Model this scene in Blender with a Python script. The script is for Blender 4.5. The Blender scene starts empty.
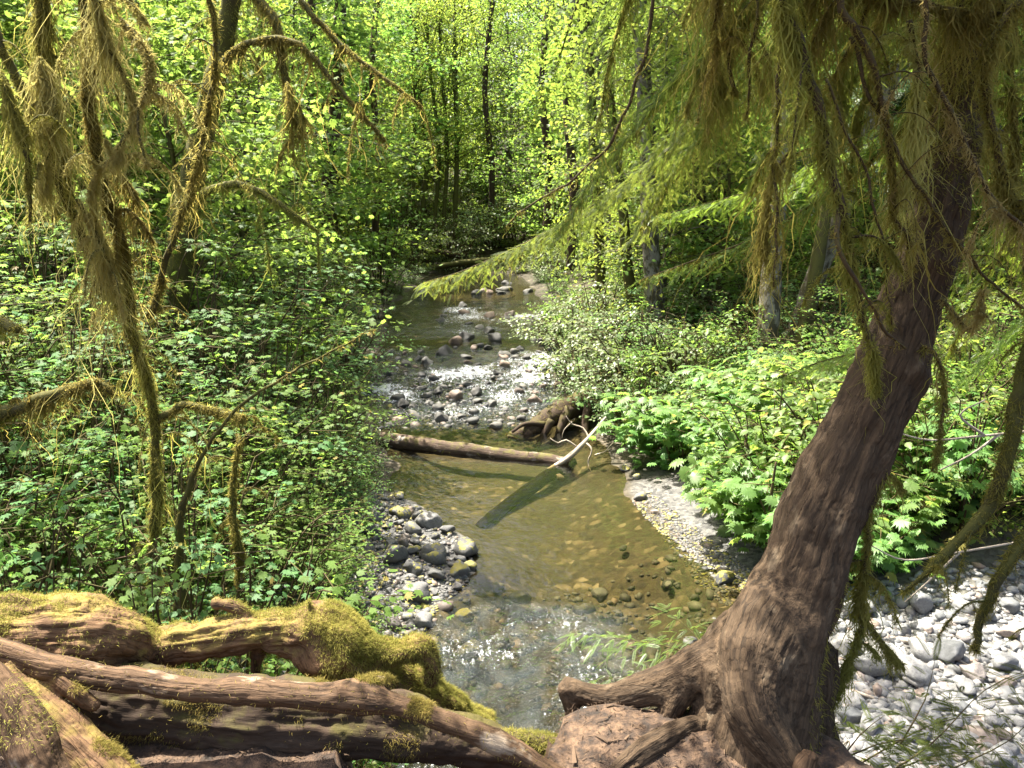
import bpy, math, random
import numpy as np
PI = math.pi
R = math.radians
sc = bpy.context.scene
col = sc.collection
rng = np.random.default_rng(7)
random.seed(7)

# ------------------------------------------------------------------ camera, sky, sun, exposure
FPX, PITCH, CAMZ = 788.0, R(13.8), 3.5
CP, SP = math.cos(PITCH), math.sin(PITCH)
cd = bpy.data.cameras.new('camera')
cam = bpy.data.objects.new('camera', cd)
col.objects.link(cam)
cam.location = (0, 0, CAMZ)
cam.rotation_euler = (PI / 2 - PITCH, 0, 0)
cd.sensor_width = 36.0
cd.lens = 36.0 * FPX / 1024.0
cd.clip_start, cd.clip_end = 0.05, 600.0
sc.camera = cam
SUN_DIR = np.array([-0.33, 0.28, 0.92]); SUN_DIR /= np.linalg.norm(SUN_DIR)     # towards the sun
SUN_EL = math.asin(SUN_DIR[2])
SUN_AZ = math.atan2(SUN_DIR[0], SUN_DIR[1])
w = bpy.data.worlds.new('World'); sc.world = w; w.use_nodes = True
nt = w.node_tree
sky = nt.nodes.new('ShaderNodeTexSky'); sky.sky_type = 'NISHITA'; sky.sun_disc = False
sky.sun_elevation = SUN_EL; sky.sun_rotation = SUN_AZ
sky.dust_density = 6.0; sky.air_density = 1.0; sky.ozone_density = 0.4
bg = nt.nodes['Background']; bg.inputs['Strength'].default_value = 0.11
nt.links.new(sky.outputs[0], bg.inputs['Color'])
sd = bpy.data.lights.new('sun', 'SUN'); sd.energy = 5.0; sd.angle = R(0.5); sd.color = (1.0, 0.945, 0.83)
so = bpy.data.objects.new('sun', sd); col.objects.link(so)
import mathutils
so.rotation_euler = mathutils.Vector(SUN_DIR).to_track_quat('Z', 'Y').to_euler()
so.location = (-5, 8, 30)
vs = sc.view_settings
vs.view_transform = 'Standard'; vs.look = 'None'; vs.gamma = 1.0; vs.use_curve_mapping = False
vs.exposure = 2.25
cy = sc.cycles
cy.max_bounces = 7; cy.diffuse_bounces = 4; cy.glossy_bounces = 2; cy.transmission_bounces = 5
cy.transparent_max_bounces = 12; cy.caustics_reflective = False; cy.caustics_refractive = False
cy.sample_clamp_indirect = 6.0; cy.use_denoising = True
cy.use_adaptive_sampling = False

# ------------------------------------------------------------------ coordinates
def P(px, py, Y):
    a = (px - 512) / FPX; b = -(py - 384) / FPX
    t = Y / (CP + b * SP)
    return np.array([a * t, Y, CAMZ + t * (b * CP - SP)])
def tdepth(py, Y):
    return Y / (CP - (py - 384) / FPX * SP)
def G(px, py, z=0.0):
    a = (px - 512) / FPX; b = -(py - 384) / FPX
    t = (z - CAMZ) / (b * CP - SP)
    return np.array([a * t, t * (CP + b * SP), z])
def proj(p):
    x, y, z = p[0], p[1], p[2] - CAMZ
    f = y * CP - z * SP; u = y * SP + z * CP
    return 512 + FPX * x / f, 384 - FPX * u / f
def PL(pts):            # (px, py, Y, width in px) -> x, y, z, radius
    return np.array([list(P(a, b, Y)) + [wd * 0.5 / FPX * tdepth(b, Y)] for a, b, Y, wd in pts])
CLEAR = [(412, 300), (420, 288), (530, 288), (545, 380), (560, 410), (640, 470), (652, 492), (706, 530), (752, 582), (735, 600), (660, 640), (560, 690), (440, 690),
         (395, 650), (368, 610), (345, 575), (352, 535), (392, 492), (388, 450), (384, 400), (398, 335)]
def in_poly(x, y, poly=CLEAR):
    c = False; n = len(poly); j = n - 1
    for i in range(n):
        xi, yi = poly[i]; xj, yj = poly[j]
        if (yi > y) != (yj > y) and x < (xj - xi) * (y - yi) / (yj - yi) + xi: c = not c
        j = i
    return c
def blocks(x, y, z, r, h):
    for dx in (-1, -.5, 0, .5, 1):
        for k in (0.05, .35, .7, 1.0):
            s = math.sin(PI * (0.25 + 0.65 * k))
            q = proj((x + dx * r * s, y, z + h * k))
            if in_poly(*q): return True
    return False

# ------------------------------------------------------------------ numpy noise
def _h(ix, iy, iz):
    n = (ix.astype(np.int64) * 374761393 + iy.astype(np.int64) * 668265263 + iz.astype(np.int64) * 2147483647 + 1013) & 0xffffffff
    n = ((n ^ (n >> 13)) * 1274126177) & 0xffffffff
    n = ((n ^ (n >> 16)) * 2246822519) & 0xffffffff
    return ((n ^ (n >> 15)) & 0xffffff) / float(0xffffff) * 2 - 1
def vn(p):
    p = np.asarray(p, float); i = np.floor(p).astype(np.int64); f = p - i; f = f * f * f * (f * (f * 6 - 15) + 10)
    o = 0
    for dx in (0, 1):
        for dy in (0, 1):
            for dz in (0, 1):
                wt = (f[:, 0] if dx else 1 - f[:, 0]) * (f[:, 1] if dy else 1 - f[:, 1]) * (f[:, 2] if dz else 1 - f[:, 2])
                o = o + wt * _h(i[:, 0] + dx, i[:, 1] + dy, i[:, 2] + dz)
    return o
def fbm(p, o=4):
    s = 0; a = 1.0; p = np.asarray(p, float)
    for k in range(o):
        s = s + a * vn(p + 17.3 * k); a *= 0.5; p = p * 2.03
    return s
def sstep(a, b, x):
    t = np.clip((x - a) / (b - a), 0, 1); return t * t * (3 - 2 * t)
def nrm(a):
    return a / (np.linalg.norm(a, axis=-1, keepdims=True) + 1e-9)

# ------------------------------------------------------------------ mesh collecting
class MB:
    def __init__(s): s.v = []; s.f3 = []; s.f4 = []; s.at = []; s.n = 0; s.seam = None
    def add(s, v, f3=None, f4=None, at=None):
        v = np.asarray(v, float)
        if f3 is not None and len(f3): s.f3.append(np.asarray(f3, np.int64) + s.n)
        if f4 is not None and len(f4): s.f4.append(np.asarray(f4, np.int64) + s.n)
        s.v.append(v); s.at.append(np.asarray(at, float) if at is not None else v * 1.0); s.n += len(v)
        return s
    def arrays(s):
        return (np.concatenate(s.v), np.concatenate(s.f3) if s.f3 else np.zeros((0, 3), int), np.concatenate(s.f4) if s.f4 else np.zeros((0, 4), int), np.concatenate(s.at))
    def mesh(s, name, mat, origin=(0, 0, 0), smooth=True, attr=True):
        v, f3, f4, at = s.arrays(); v = v - np.asarray(origin, float)
        me = bpy.data.meshes.new(name)
        me.vertices.add(len(v)); me.vertices.foreach_set('co', v.astype(np.float32).ravel())
        nl = f3.size + f4.size
        me.loops.add(nl); me.loops.foreach_set('vertex_index', np.concatenate([f3.ravel(), f4.ravel()]).astype(np.int32))
        npoly = len(f3) + len(f4)
        me.polygons.add(npoly)
        ls = np.concatenate([np.arange(len(f3)) * 3, f3.size + np.arange(len(f4)) * 4]).astype(np.int32)
        me.polygons.foreach_set('loop_start', ls)
        me.polygons.foreach_set('use_smooth', np.full(npoly, smooth))
        if attr:
            a = me.attributes.new('bark_co', 'FLOAT_VECTOR', 'POINT'); a.data.foreach_set('vector', at.astype(np.float32).ravel())
        if s.seam is not None:
            a = me.attributes.new('seam', 'FLOAT', 'POINT'); q_ = np.zeros(len(v), np.float32); q_[:len(s.seam)] = s.seam; a.data.foreach_set('value', q_)
        me.update(calc_edges=True); me.validate()
        me.materials.append(mat)
        return me
    def build(s, name, mat, parent=None, smooth=True, attr=True):
        origin = (0, 0, 0)
        p = parent
        while p is not None: origin = np.add(origin, p.location); p = p.parent
        o = bpy.data.objects.new(name, s.mesh(name, mat, origin, smooth, attr)); col.objects.link(o)
        if parent is not None: o.parent = parent
        return o

def tag(o, label, cat, group=None, kind=None):
    o['label'] = label
    if kind: o['kind'] = kind
    else: o['category'] = cat
    if kind == 'stuff': o['category'] = cat
    if group: o['group'] = group
    return o
def thing(name, label, cat, loc=(0, 0, 0), group=None):
    o = bpy.data.objects.new(name, None); o.empty_display_size = 0.1; col.objects.link(o); o.location = [float(c) for c in loc]
    return tag(o, label, cat, group)
def dup(root, loc, rz=0.0, scale=1.0, label=None, group=None, tilt=(0, 0)):
    c = root.copy(); col.objects.link(c); c.location = [float(q) for q in loc]; c.rotation_euler = (tilt[0], tilt[1], rz)
    c.scale = (scale,) * 3 if not hasattr(scale, '__len__') else scale
    for ch in list(root.children):
        d = ch.copy(); col.objects.link(d); d.parent = c
        for g in list(ch.children):
            e = g.copy(); col.objects.link(e); e.parent = d
    if label: c['label'] = label
    if group: c['group'] = group
    return c

def sm(pts, step):
    """Catmull-Rom through rows of any width, resampled to about STEP metres."""
    p = np.asarray(pts, float); q = np.vstack([2 * p[0] - p[1], p, 2 * p[-1] - p[-2]]); out = []
    for i in range(1, len(q) - 2):
        n = max(1, int(np.linalg.norm(q[i + 1, :3] - q[i, :3]) / step))
        for k in range(n):
            t = k / n
            out.append(0.5 * (2 * q[i] + (q[i + 1] - q[i - 1]) * t + (2 * q[i - 1] - 5 * q[i] + 4 * q[i + 1] - q[i + 2]) * t * t + (3 * q[i] - q[i - 1] - 3 * q[i + 1] + q[i + 2]) * t ** 3))
    out.append(p[-1]); out = np.array(out)
    if out.shape[1] > 3: out[:, 3] = np.maximum(out[:, 3], 0.0008)
    return out
def frames(p):
    t = nrm(np.gradient(p, axis=0)); up = np.array([0.13, 0.31, 0.94]) if abs(t[0][2]) < .9 else np.array([1., .1, 0])
    a = np.zeros_like(p); a[0] = nrm(np.cross(t[0], up))
    for i in range(1, len(p)):
        v = a[i - 1] - t[i] * np.dot(a[i - 1], t[i]); a[i] = v / (np.linalg.norm(v) + 1e-9)
    return t, a, np.cross(t, a)
def tube(mb, rows, sides=8, rough=0.0, rs=6.0, cap=True):
    p = rows[:, :3]; r = rows[:, 3]; n = len(p)
    t, a, b = frames(p); th = np.arange(sides) / sides * 2 * PI
    c, s = np.cos(th), np.sin(th)
    d = a[:, None, :] * c[None, :, None] + b[:, None, :] * s[None, :, None]
    L = np.concatenate([[0], np.cumsum(np.linalg.norm(np.diff(p, axis=0), axis=1))])
    rr = np.repeat(r[:, None], sides, 1)
    if rough:
        q = (p[:, None, :] + d * rr[..., None]).reshape(-1, 3)
        rr = rr * (1 + rough * fbm(q * rs, 3).reshape(n, sides))
    v = (p[:, None, :] + d * rr[..., None]).reshape(-1, 3)
    at = np.stack([c[None, :] * r[:, None], s[None, :] * r[:, None], np.repeat(L[:, None], sides, 1)], -1).reshape(-1, 3)
    i = np.arange(n - 1)[:, None] * sides; j = np.arange(sides)[None, :]; j2 = (j + 1) % sides
    f4 = np.stack([i + j, i + j2, i + sides + j2, i + sides + j], -1).reshape(-1, 4)
    f3 = None
    if cap:
        v = np.vstack([v, p[0], p[-1] + t[-1] * r[-1] * .3]); at = np.vstack([at, [0, 0, 0], [0, 0, L[-1]]])
        k = n * sides; jj = np.arange(sides); jn = (jj + 1) % sides
        f3 = np.vstack([np.stack([np.full(sides, k), jn, jj], -1), np.stack([np.full(sides, k + 1), (n - 1) * sides + jj, (n - 1) * sides + jn], -1)])
    mb.add(v, f3, f4, at); return mb
def scatter(mb, tv, tf, pos, axis, normal, size, wscale=1.0):
    pos = np.asarray(pos, float); N = len(pos)
    if N == 0: return mb
    axis = nrm(axis); side = nrm(np.cross(axis, normal)); nn = np.cross(side, axis)
    sz = np.broadcast_to(np.asarray(size, float), (N,))[:, None, None]
    ws = np.broadcast_to(np.asarray(wscale, float), (N,))[:, None, None]
    v = pos[:, None, :] + sz * (tv[None, :, 0:1] * ws * side[:, None] + tv[None, :, 1:2] * axis[:, None] + tv[None, :, 2:3] * nn[:, None])
    K = len(tv); f = (np.arange(N)[:, None, None] * K + tf[None]).reshape(-1, tf.shape[1])
    v = v.reshape(-1, 3)
    if tf.shape[1] == 3: mb.add(v, f3=f)
    else: mb.add(v, f4=f)
    return mb
def voxel_union(tubes, voxel, smooth_it=2):
    """One continuous skin over several tubes; returns verts, tris/quads, normals."""
    mb = MB()
    for rows in tubes: tube(mb, rows, 14)
    m = mb.mesh('tmp', MATS['stone'], attr=False); o = bpy.data.objects.new('tmp', m); col.objects.link(o)
    md = o.modifiers.new('r', 'REMESH'); md.mode = 'VOXEL'; md.voxel_size = voxel
    if smooth_it:
        ms = o.modifiers.new('s', 'SMOOTH'); ms.iterations = smooth_it; ms.factor = 0.5
    dg = bpy.context.evaluated_depsgraph_get(); e = o.evaluated_get(dg); me = e.to_mesh()
    nv = len(me.vertices); v = np.empty(nv * 3, np.float32); me.vertices.foreach_get('co', v); v = v.reshape(-1, 3).astype(float)
    nr = np.empty(nv * 3, np.float32); me.vertices.foreach_get('normal', nr); nr = nr.reshape(-1, 3).astype(float)
    lt = np.empty(len(me.polygons), np.int32); me.polygons.foreach_get('loop_total', lt)
    vi = np.empty(len(me.loops), np.int32); me.loops.foreach_get('vertex_index', vi)
    st = np.concatenate([[0], np.cumsum(lt)[:-1]])
    f4 = vi[st[lt == 4][:, None] + np.arange(4)]; f3 = vi[st[lt == 3][:, None] + np.arange(3)] if (lt == 3).any() else None
    e.to_mesh_clear(); bpy.data.objects.remove(o); bpy.data.meshes.remove(m)
    return v, f3, f4, nr
def along(v, tubes):
    """Fibre coordinates of points near a set of tubes: (cos*r, sin*r, length) of the nearest tube."""
    best = np.full(len(v), 1e9); second = np.full(len(v), 1e9); out = np.zeros((len(v), 3)); rad = np.zeros(len(v))
    for k, rows in enumerate(tubes):
        p = rows[:, :3]; t, a, b = frames(p); L = np.concatenate([[0], np.cumsum(np.linalg.norm(np.diff(p, axis=0), axis=1))])
        for s0 in range(0, len(v), 20000):
            q = v[s0:s0 + 20000]
            d = np.linalg.norm(q[:, None] - p[None], axis=2) - rows[None, :, 3]
            i = d.argmin(1); dm = d[np.arange(len(q)), i]; e = q - p[i]
            th = np.arctan2((e * b[i]).sum(1), (e * a[i]).sum(1))
            l = L[i] + (e * t[i]).sum(1); r = rows[i, 3]
            sl_ = slice(s0, s0 + 20000); second[sl_] = np.minimum(second[sl_], np.maximum(dm, best[sl_]))
            m = dm < best[sl_]; idx = np.nonzero(m)[0] + s0
            best[idx] = dm[m]; rad[idx] = r[m]
            out[idx] = np.stack([np.cos(th) * r, np.sin(th) * r, l + .37 * k], -1)[m]
    return out, rad, sstep(0, .035, second - best)

# ------------------------------------------------------------------ materials
MATS = {}
class NT:
    def __init__(s, name):
        s.m = bpy.data.materials.new(name); s.m.use_nodes = True; s.t = s.m.node_tree
        s.t.nodes.clear(); s.out = s.t.nodes.new('ShaderNodeOutputMaterial'); MATS[name] = s.m
    def n(s, typ, props=None, **inp):
        x = s.t.nodes.new('ShaderNode' + typ)
        for k, v in (props or {}).items(): setattr(x, k, v)
        for k, v in inp.items():
            key = int(k[1:]) if k[0] == 'i' and k[1:].isdigit() else k.replace('_', ' ')
            s.put(x.inputs[key], v)
        return x
    def put(s, sock, v):
        if isinstance(v, bpy.types.NodeSocket): s.t.links.new(v, sock)
        elif isinstance(v, bpy.types.Node): s.t.links.new(v.outputs[0], sock)
        elif isinstance(v, (tuple, list)) and len(v) == 3 and sock.type == 'RGBA': sock.default_value = (*v, 1)
        else: sock.default_value = v
    def math(s, op, a, b=0.0, clamp=False):
        x = s.n('Math', dict(operation=op, use_clamp=clamp), i0=a, i1=b); return x.outputs[0]
    def mixc(s, f, a, b, mode='MIX'):
        x = s.n('Mix', dict(data_type='RGBA', blend_type=mode)); s.put(x.inputs[0], f); s.put(x.inputs[6], a); s.put(x.inputs[7], b); return x.outputs[2]
    def ramp(s, f, stops):
        x = s.n('ValToRGB'); s.put(x.inputs[0], f); e = x.color_ramp.elements
        while len(e) < len(stops): e.new(0.5)
        for q, (p, c) in zip(e, stops): q.position = p; q.color = (*c, 1) if len(c) == 3 else c
        return x.outputs[0]
    def noise(s, vec, scale, detail=4, rough=.55):
        return s.n('TexNoise', Vector=vec, Scale=scale, Detail=detail, Roughness=rough).outputs[0]
    def vmul(s, vec, sc3):
        return s.n('VectorMath', dict(operation='MULTIPLY'), i0=vec, i1=sc3).outputs[0]
    def surf(s, x): s.t.links.new(x.outputs[0] if isinstance(x, bpy.types.Node) else x, s.out.inputs['Surface']); return s.m
g3 = lambda x: (x, x, x)

def leaf_mat(name, ca, cb, tr, trans=0.42, rough=0.42, spec=0.45):
    s = NT(name); isl = s.n('NewGeometry').outputs['Random Per Island']; obr = s.n('ObjectInfo').outputs['Random']
    c = s.mixc(s.math('ADD', s.math('MULTIPLY', isl, .55), s.math('MULTIPLY', s.ramp(s.noise(s.n('NewGeometry').outputs['Position'], 5.0, 3), [(.35, g3(0)), (.65, g3(1))]), .45)), ca, cb)
    if name.startswith('leaf'): c = s.mixc(s.math('MULTIPLY', s.math('GREATER_THAN', isl, .982), .85), c, (.26, .19, .05))
    hsv = s.n('HueSaturation', Hue=s.math('ADD', .478, s.math('MULTIPLY', obr, .044)), Saturation=1.0, Value=s.math('ADD', .78, s.math('MULTIPLY', obr, .44)), Color=c)
    tcol = s.mixc(isl, tr, tuple(x * f for x, f in zip(tr, (.62, .72, .8))))
    hs2 = s.n('HueSaturation', Hue=s.math('ADD', .478, s.math('MULTIPLY', obr, .044)), Color=tcol)
    b = s.n('BsdfPrincipled', Base_Color=hsv, Roughness=rough); b.inputs['Specular IOR Level'].default_value = spec
    return s.surf(s.n('MixShader', i0=trans, i1=b, i2=s.n('BsdfTranslucent', Color=hs2)))
leaf_mat('leaf_maple', (.075, .135, .025), (.12, .185, .045), (.36, .52, .08), .5, .55, .16)
leaf_mat('leaf_blue', (.065, .13, .045), (.10, .17, .065), (.26, .46, .11), .47, .55, .2)
leaf_mat('leaf_alder', (.09, .14, .03), (.14, .18, .045), (.46, .56, .075), .55, .5, .3)
leaf_mat('leaf_mid', (.085, .135, .03), (.13, .175, .05), (.40, .52, .08), .5, .48, .35)
leaf_mat('leaf_berry', (.08, .165, .04), (.12, .205, .06), (.34, .55, .09), .48, .45, .35)
leaf_mat('leaf_silver', (.10, .14, .055), (.16, .19, .095), (.32, .42, .13), .42, .42, .5)
leaf_mat('leaf_fern', (.07, .125, .025), (.10, .155, .04), (.30, .44, .06), .42)
leaf_mat('needle_hemlock', (.05, .074, .018), (.08, .105, .028), (.31, .37, .055), .45, .6, .15)
leaf_mat('needle_bright', (.09, .145, .025), (.125, .18, .04), (.44, .58, .06), .5)
leaf_mat('needle_dark', (.03, .055, .022), (.045, .075, .03), (.12, .19, .05), .33)
leaf_mat('moss_strand', (.10, .092, .022), (.25, .215, .06), (.52, .45, .10), .5, .8, .1)
leaf_mat('moss_pale', (.20, .17, .055), (.40, .335, .13), (.68, .57, .19), .5, .8, .1)
leaf_mat('moss_tuft', (.075, .085, .016), (.33, .26, .075), (.48, .42, .10), .4, .8, .1)
leaf_mat('moss_green', (.06, .075, .012), (.11, .115, .02), (.2, .22, .035), .3, .85, .1)
leaf_mat('litter', (.03, .018, .010), (.14, .095, .058), (.10, .06, .03), .1, .8, .2)

def bark(name, dark, lite, moss=None, mossamt=0.0, fx=26.0, fz=2.2, bump=0.6, bd=.006, patch=None, pamt=.5):
    s = NT(name); at = s.n('Attribute', dict(attribute_name='bark_co')).outputs['Vector']
    obj = s.n('TexCoord').outputs['Object']
    f = s.noise(s.vmul(at, (fx, fx, fz)), 1.0, 6, .65)
    f2 = s.noise(s.vmul(at, (fx * 3.1, fx * 3.1, fz * 3)), 1.0, 3, .6)
    big = s.noise(obj, 3.1, 4, .6)
    h = s.math('ADD', s.math('MULTIPLY', f, .68), s.math('MULTIPLY', f2, .32))
    f3_ = s.noise(s.vmul(at, (fx * 7, fx * 7, fz * 10)), 1.0, 4, .7)
    h = s.math('ADD', s.math('MULTIPLY', h, .78), s.math('MULTIPLY', f3_, .22))
    if name in ('bark_cedar', 'bark_pole', 'bark_log'):
        vd = s.n('TexVoronoi', dict(feature='DISTANCE_TO_EDGE'), Vector=s.n('VectorMath', dict(operation='ADD'), i0=s.vmul(at, (34, 34, 5.0)), i1=s.vmul(s.n('TexNoise', Vector=s.vmul(at, (40, 40, 9)), Scale=1.0, Detail=3.0).outputs['Color'], (1.1, 1.1, .8))).outputs[0], Scale=1.0).outputs['Distance']
        h = s.math('MULTIPLY', h, s.ramp(vd, [(0, g3(.80)), (.10, g3(1.0))]))
    sm_ = s.n('Attribute', dict(attribute_name='seam')).outputs['Fac']
    h = s.math('ADD', s.math('MULTIPLY', h, s.math('SUBTRACT', 1.0, sm_)), s.math('MULTIPLY', s.noise(obj, 45, 5, .6), sm_))
    c = s.ramp(h, [(.38, dark), (.50, tuple(a * .55 + b * .45 for a, b in zip(dark, lite))), (.63, lite)])
    c = s.mixc(s.ramp(big, [(.4, g3(0.0)), (.62, g3(.55))]), c, tuple(x * .6 for x in lite))
    if patch is not None:
        pn = s.noise(s.vmul(at, (9, 9, 5)), 1.0, 4, .6)
        c = s.mixc(s.ramp(pn, [(pamt - .03, g3(0)), (pamt + .04, g3(1))]), c, patch)
    if moss is not None:
        mn = s.noise(obj, 7.0, 5, .65); nz = s.n('SeparateXYZ', Vector=s.n('NewGeometry').outputs['Normal']).outputs['Z']
        k = s.math('ADD', mn, s.math('MULTIPLY', nz, .18))
        mc = s.mixc(s.noise(obj, 70, 4, .7), tuple(x * .5 for x in moss), tuple(x * 1.3 for x in moss))
        c = s.mixc(s.ramp(k, [(.60 - mossamt, g3(0)), (.76 - mossamt, g3(.9))]), c, mc)
    bm = s.n('Bump', Strength=bump, Distance=bd, Height=h)
    b = s.n('BsdfPrincipled', Base_Color=c, Roughness=.82, Normal=bm); b.inputs['Specular IOR Level'].default_value = .25
    return s.surf(b)
bark('bark_cedar', (.022, .0135, .007), (.116, .075, .042), None, .0, 64, 2.4, 1.0, .018, (.13, .094, .058), .64)
bark('bark_log', (.030, .016, .008), (.215, .122, .060), (.20, .15, .035), .02, 34, 3, 1.0, .014)
bark('bark_pole', (.026, .0145, .0075), (.165, .098, .052), None, .0, 46, 2.6, 1.0, .010, (.24, .19, .135), .60)
bark('bark_dark', (.018, .011, .007), (.075, .048, .03), (.07, .06, .015), .02, 20, 2.5, .9, .008)
bark('bark_wet', (.005, .0035, .002), (.018, .012, .007), None, 0, 20, 2.5, .6, .006)
[n for n in MATS['bark_wet'].node_tree.nodes if n.type == 'BSDF_PRINCIPLED'][0].inputs['Specular IOR Level'].default_value = 0.0
bark('bark_alder', (.07, .06, .044), (.28, .255, .205), (.07, .065, .02), .08, 5, 4, .4, .01, (.05, .042, .026), .50)
bark('bark_mossy', (.025, .021, .008), (.085, .07, .024), (.075, .072, .014), .22, 14, 5, 1.0, .01)
bark('bark_twig', (.028, .019, .008), (.085, .059, .027), (.09, .08, .022), .04, 30, 6, .4, .002)
bark('wood_pale', (.24, .19, .14), (.50, .43, .34), None, 0, 30, 3, .5, .003)
bark('wood_bare', (.30, .20, .13), (.62, .48, .34), (.22, .19, .04), .02, 26, 1.5, .8, .005)
bark('bark_fallen', (.025, .016, .010), (.13, .088, .06), (.12, .11, .025), -.04, 14, 4.0, 1.0, .03, (.24, .21, .18), .60)

def stone_mat(name, tint_lo, tint_hi, moss):
    s = NT(name); ob = s.n('ObjectInfo').outputs['Random']; co = s.n('TexCoord').outputs['Object']; geo = s.n('NewGeometry')
    isl = geo.outputs['Random Per Island']
    r = s.n('TexWhiteNoise', dict(noise_dimensions='2D'), Vector=s.n('CombineXYZ', X=s.math('MULTIPLY', ob, 91.0), Y=s.math('MULTIPLY', isl, 37.0))).outputs['Color']
    rs = s.n('SeparateColor', Color=r)
    c = s.mixc(rs.outputs[0], tint_lo, tint_hi)
    c = s.mixc(s.ramp(rs.outputs[1], [(.8, g3(0)), (1, g3(.7))]), c, (.30, .20, .14))
    sp = s.noise(co, 9.0, 6, .7)
    c = s.mixc(s.ramp(sp, [(.35, g3(.55)), (.6, g3(0))]), c, tuple(x * .45 for x in tint_lo))
    nz = s.n('SeparateXYZ', Vector=geo.outputs['Normal']).outputs['Z']
    k = s.math('ADD', s.math('MULTIPLY', nz, .25), s.math('ADD', s.noise(co, 2.2, 4, .6), s.math('MULTIPLY', rs.outputs[2], .35)))
    c = s.mixc(s.ramp(k, [(.98 - moss, g3(0)), (1.06 - moss, g3(1))]), c, (.19, .17, .035))
    b = s.n('BsdfPrincipled', Base_Color=c, Roughness=.7, Normal=s.n('Bump', Strength=.5, Distance=.01, Height=sp))
    return s.surf(b)
stone_mat('stone', (.045, .045, .046), (.18, .175, .165), .02)  # tint lowered to put the cobble bar's shade into the stone colour
stone_mat('stone_dry', (.10, .105, .11), (.32, .31, .295), -.08)
stone_mat('stone_wet', (.03, .03, .03), (.12, .112, .095), -.08)

s = NT('ground_mat')
geo = s.n('NewGeometry'); pos = geo.outputs['Position']; z = s.n('Attribute', dict(attribute_name='bark_co')).outputs['Vector']
sx = s.n('SeparateXYZ', Vector=z)                     # x: height above the water, y: platform mask, z: gravel mask
wp = s.n('VectorMath', dict(operation='ADD'), i0=pos, i1=s.vmul(s.n('TexNoise', Vector=pos, Scale=4.0, Detail=3.0).outputs['Color'], (.22, .22, .1))).outputs[0]
vo = s.n('TexVoronoi', dict(feature='F1'), Vector=wp, Scale=12.0, Randomness=1.0); vo2 = s.n('TexVoronoi', Vector=pos, Scale=27.0)
pc = s.n('SeparateColor', Color=vo.outputs['Color'])
peb = s.ramp(pc.outputs[0], [(0, (.014, .011, .006)), (.45, (.035, .027, .014)), (.8, (.07, .053, .03)), (.95, (.13, .10, .065)), (1, (.26, .21, .15))])
peb = s.mixc(s.ramp(vo.outputs['Distance'], [(.35, g3(0)), (.75, g3(.8))]), peb, (.05, .038, .02))
peb = s.mixc(s.ramp(s.noise(pos, .9, 4), [(.42, g3(0)), (.6, g3(.75))]), peb, (.03, .025, .011))
grav = s.ramp(s.n('SeparateColor', Color=vo2.outputs['Color']).outputs[0], [(0, (.03, .03, .03)), (1, (.13, .125, .115))])  # gravel tone darkened as well for the shade on the cobble bar
soil = s.ramp(s.noise(pos, 14, 6, .65), [(.3, (.035, .02, .012)), (.5, (.085, .05, .03)), (.7, (.15, .09, .055))])
duff = s.ramp(s.noise(pos, 5, 6, .7), [(.35, (.028, .02, .01)), (.5, (.05, .04, .015)), (.65, (.06, .065, .015))])
soilp = s.ramp(s.noise(pos, 22, 7, .7), [(.38, (.016, .009, .0045)), (.5, (.050, .028, .015)), (.62, (.118, .070, .038))])
c = s.mixc(s.ramp(sx.outputs[0], [(.10, g3(0)), (.22, g3(1))]), peb, duff)
c = s.mixc(sx.outputs[2], c, grav)
c = s.mixc(sx.outputs[1], c, soilp)
hh = s.math('ADD', s.math('MULTIPLY', vo.outputs['Distance'], -.6), s.math('MULTIPLY', s.noise(pos, 30, 5, .7), .6))
s.surf(s.n('BsdfPrincipled', Base_Color=c, Roughness=.85, Normal=s.n('Bump', Strength=.9, Distance=.03, Height=hh)))

s = NT('water_mat')
pos = s.n('NewGeometry').outputs['Position']; at = s.n('SeparateXYZ', Vector=s.n('Attribute', dict(attribute_name='bark_co')).outputs['Vector'])
chop = at.outputs[1]; foam_glint = at.outputs[0]
n1 = s.noise(s.vmul(pos, (1, .6, 1)), 5.0, 3, .5); n2 = s.noise(s.vmul(pos, (1, .8, 1)), 19.0, 3, .6)
bm = s.n('Bump', Strength=s.math('ADD', .09, s.math('MULTIPLY', chop, .84)), Distance=.12, Height=s.math('ADD', n1, s.math('MULTIPLY', s.math('ADD', n2, s.math('MULTIPLY', s.noise(pos, 41.0, 2, .5), chop)), .35)))
fr = s.n('Fresnel', IOR=1.33, Normal=bm)
lw = s.math('MULTIPLY', fr.outputs[0], 1.0, True)
tr = s.n('BsdfTransparent', Color=(.66, .63, .46)); gl = s.n('BsdfGlossy', Color=(.95, .98, 1), Roughness=.06, Normal=bm)
aer = s.n('BsdfDiffuse', Color=(.07, .085, .09))
und = s.n('MixShader', i0=s.math('MULTIPLY', chop, s.math('MULTIPLY', s.ramp(n1, [(.35, g3(.1)), (.65, g3(.75))]), .38)), i1=tr, i2=aer)
wat = s.n('MixShader', i0=lw, i1=und, i2=gl)
fn = s.noise(s.vmul(pos, (1.5, .7, 1)), 13.0, 7, .75)
fn = s.math('ADD', s.math('MULTIPLY', fn, .55), s.math('MULTIPLY', s.noise(s.vmul(pos, (1, .7, 1)), 52.0, 4, .7), .45))
fm = s.ramp(s.math('ADD', s.math('MULTIPLY', s.math('SUBTRACT', fn, .5), 1.9), foam_glint), [(.50, g3(0)), (.72, g3(1))])
fd = s.n('BsdfDiffuse', Color=(.60, .62, .64))  # white of the riffle foam and of the painted glints near the viewer
s.surf(s.n('MixShader', i0=s.math('MULTIPLY', fm, .92), i1=wat, i2=fd))

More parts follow.
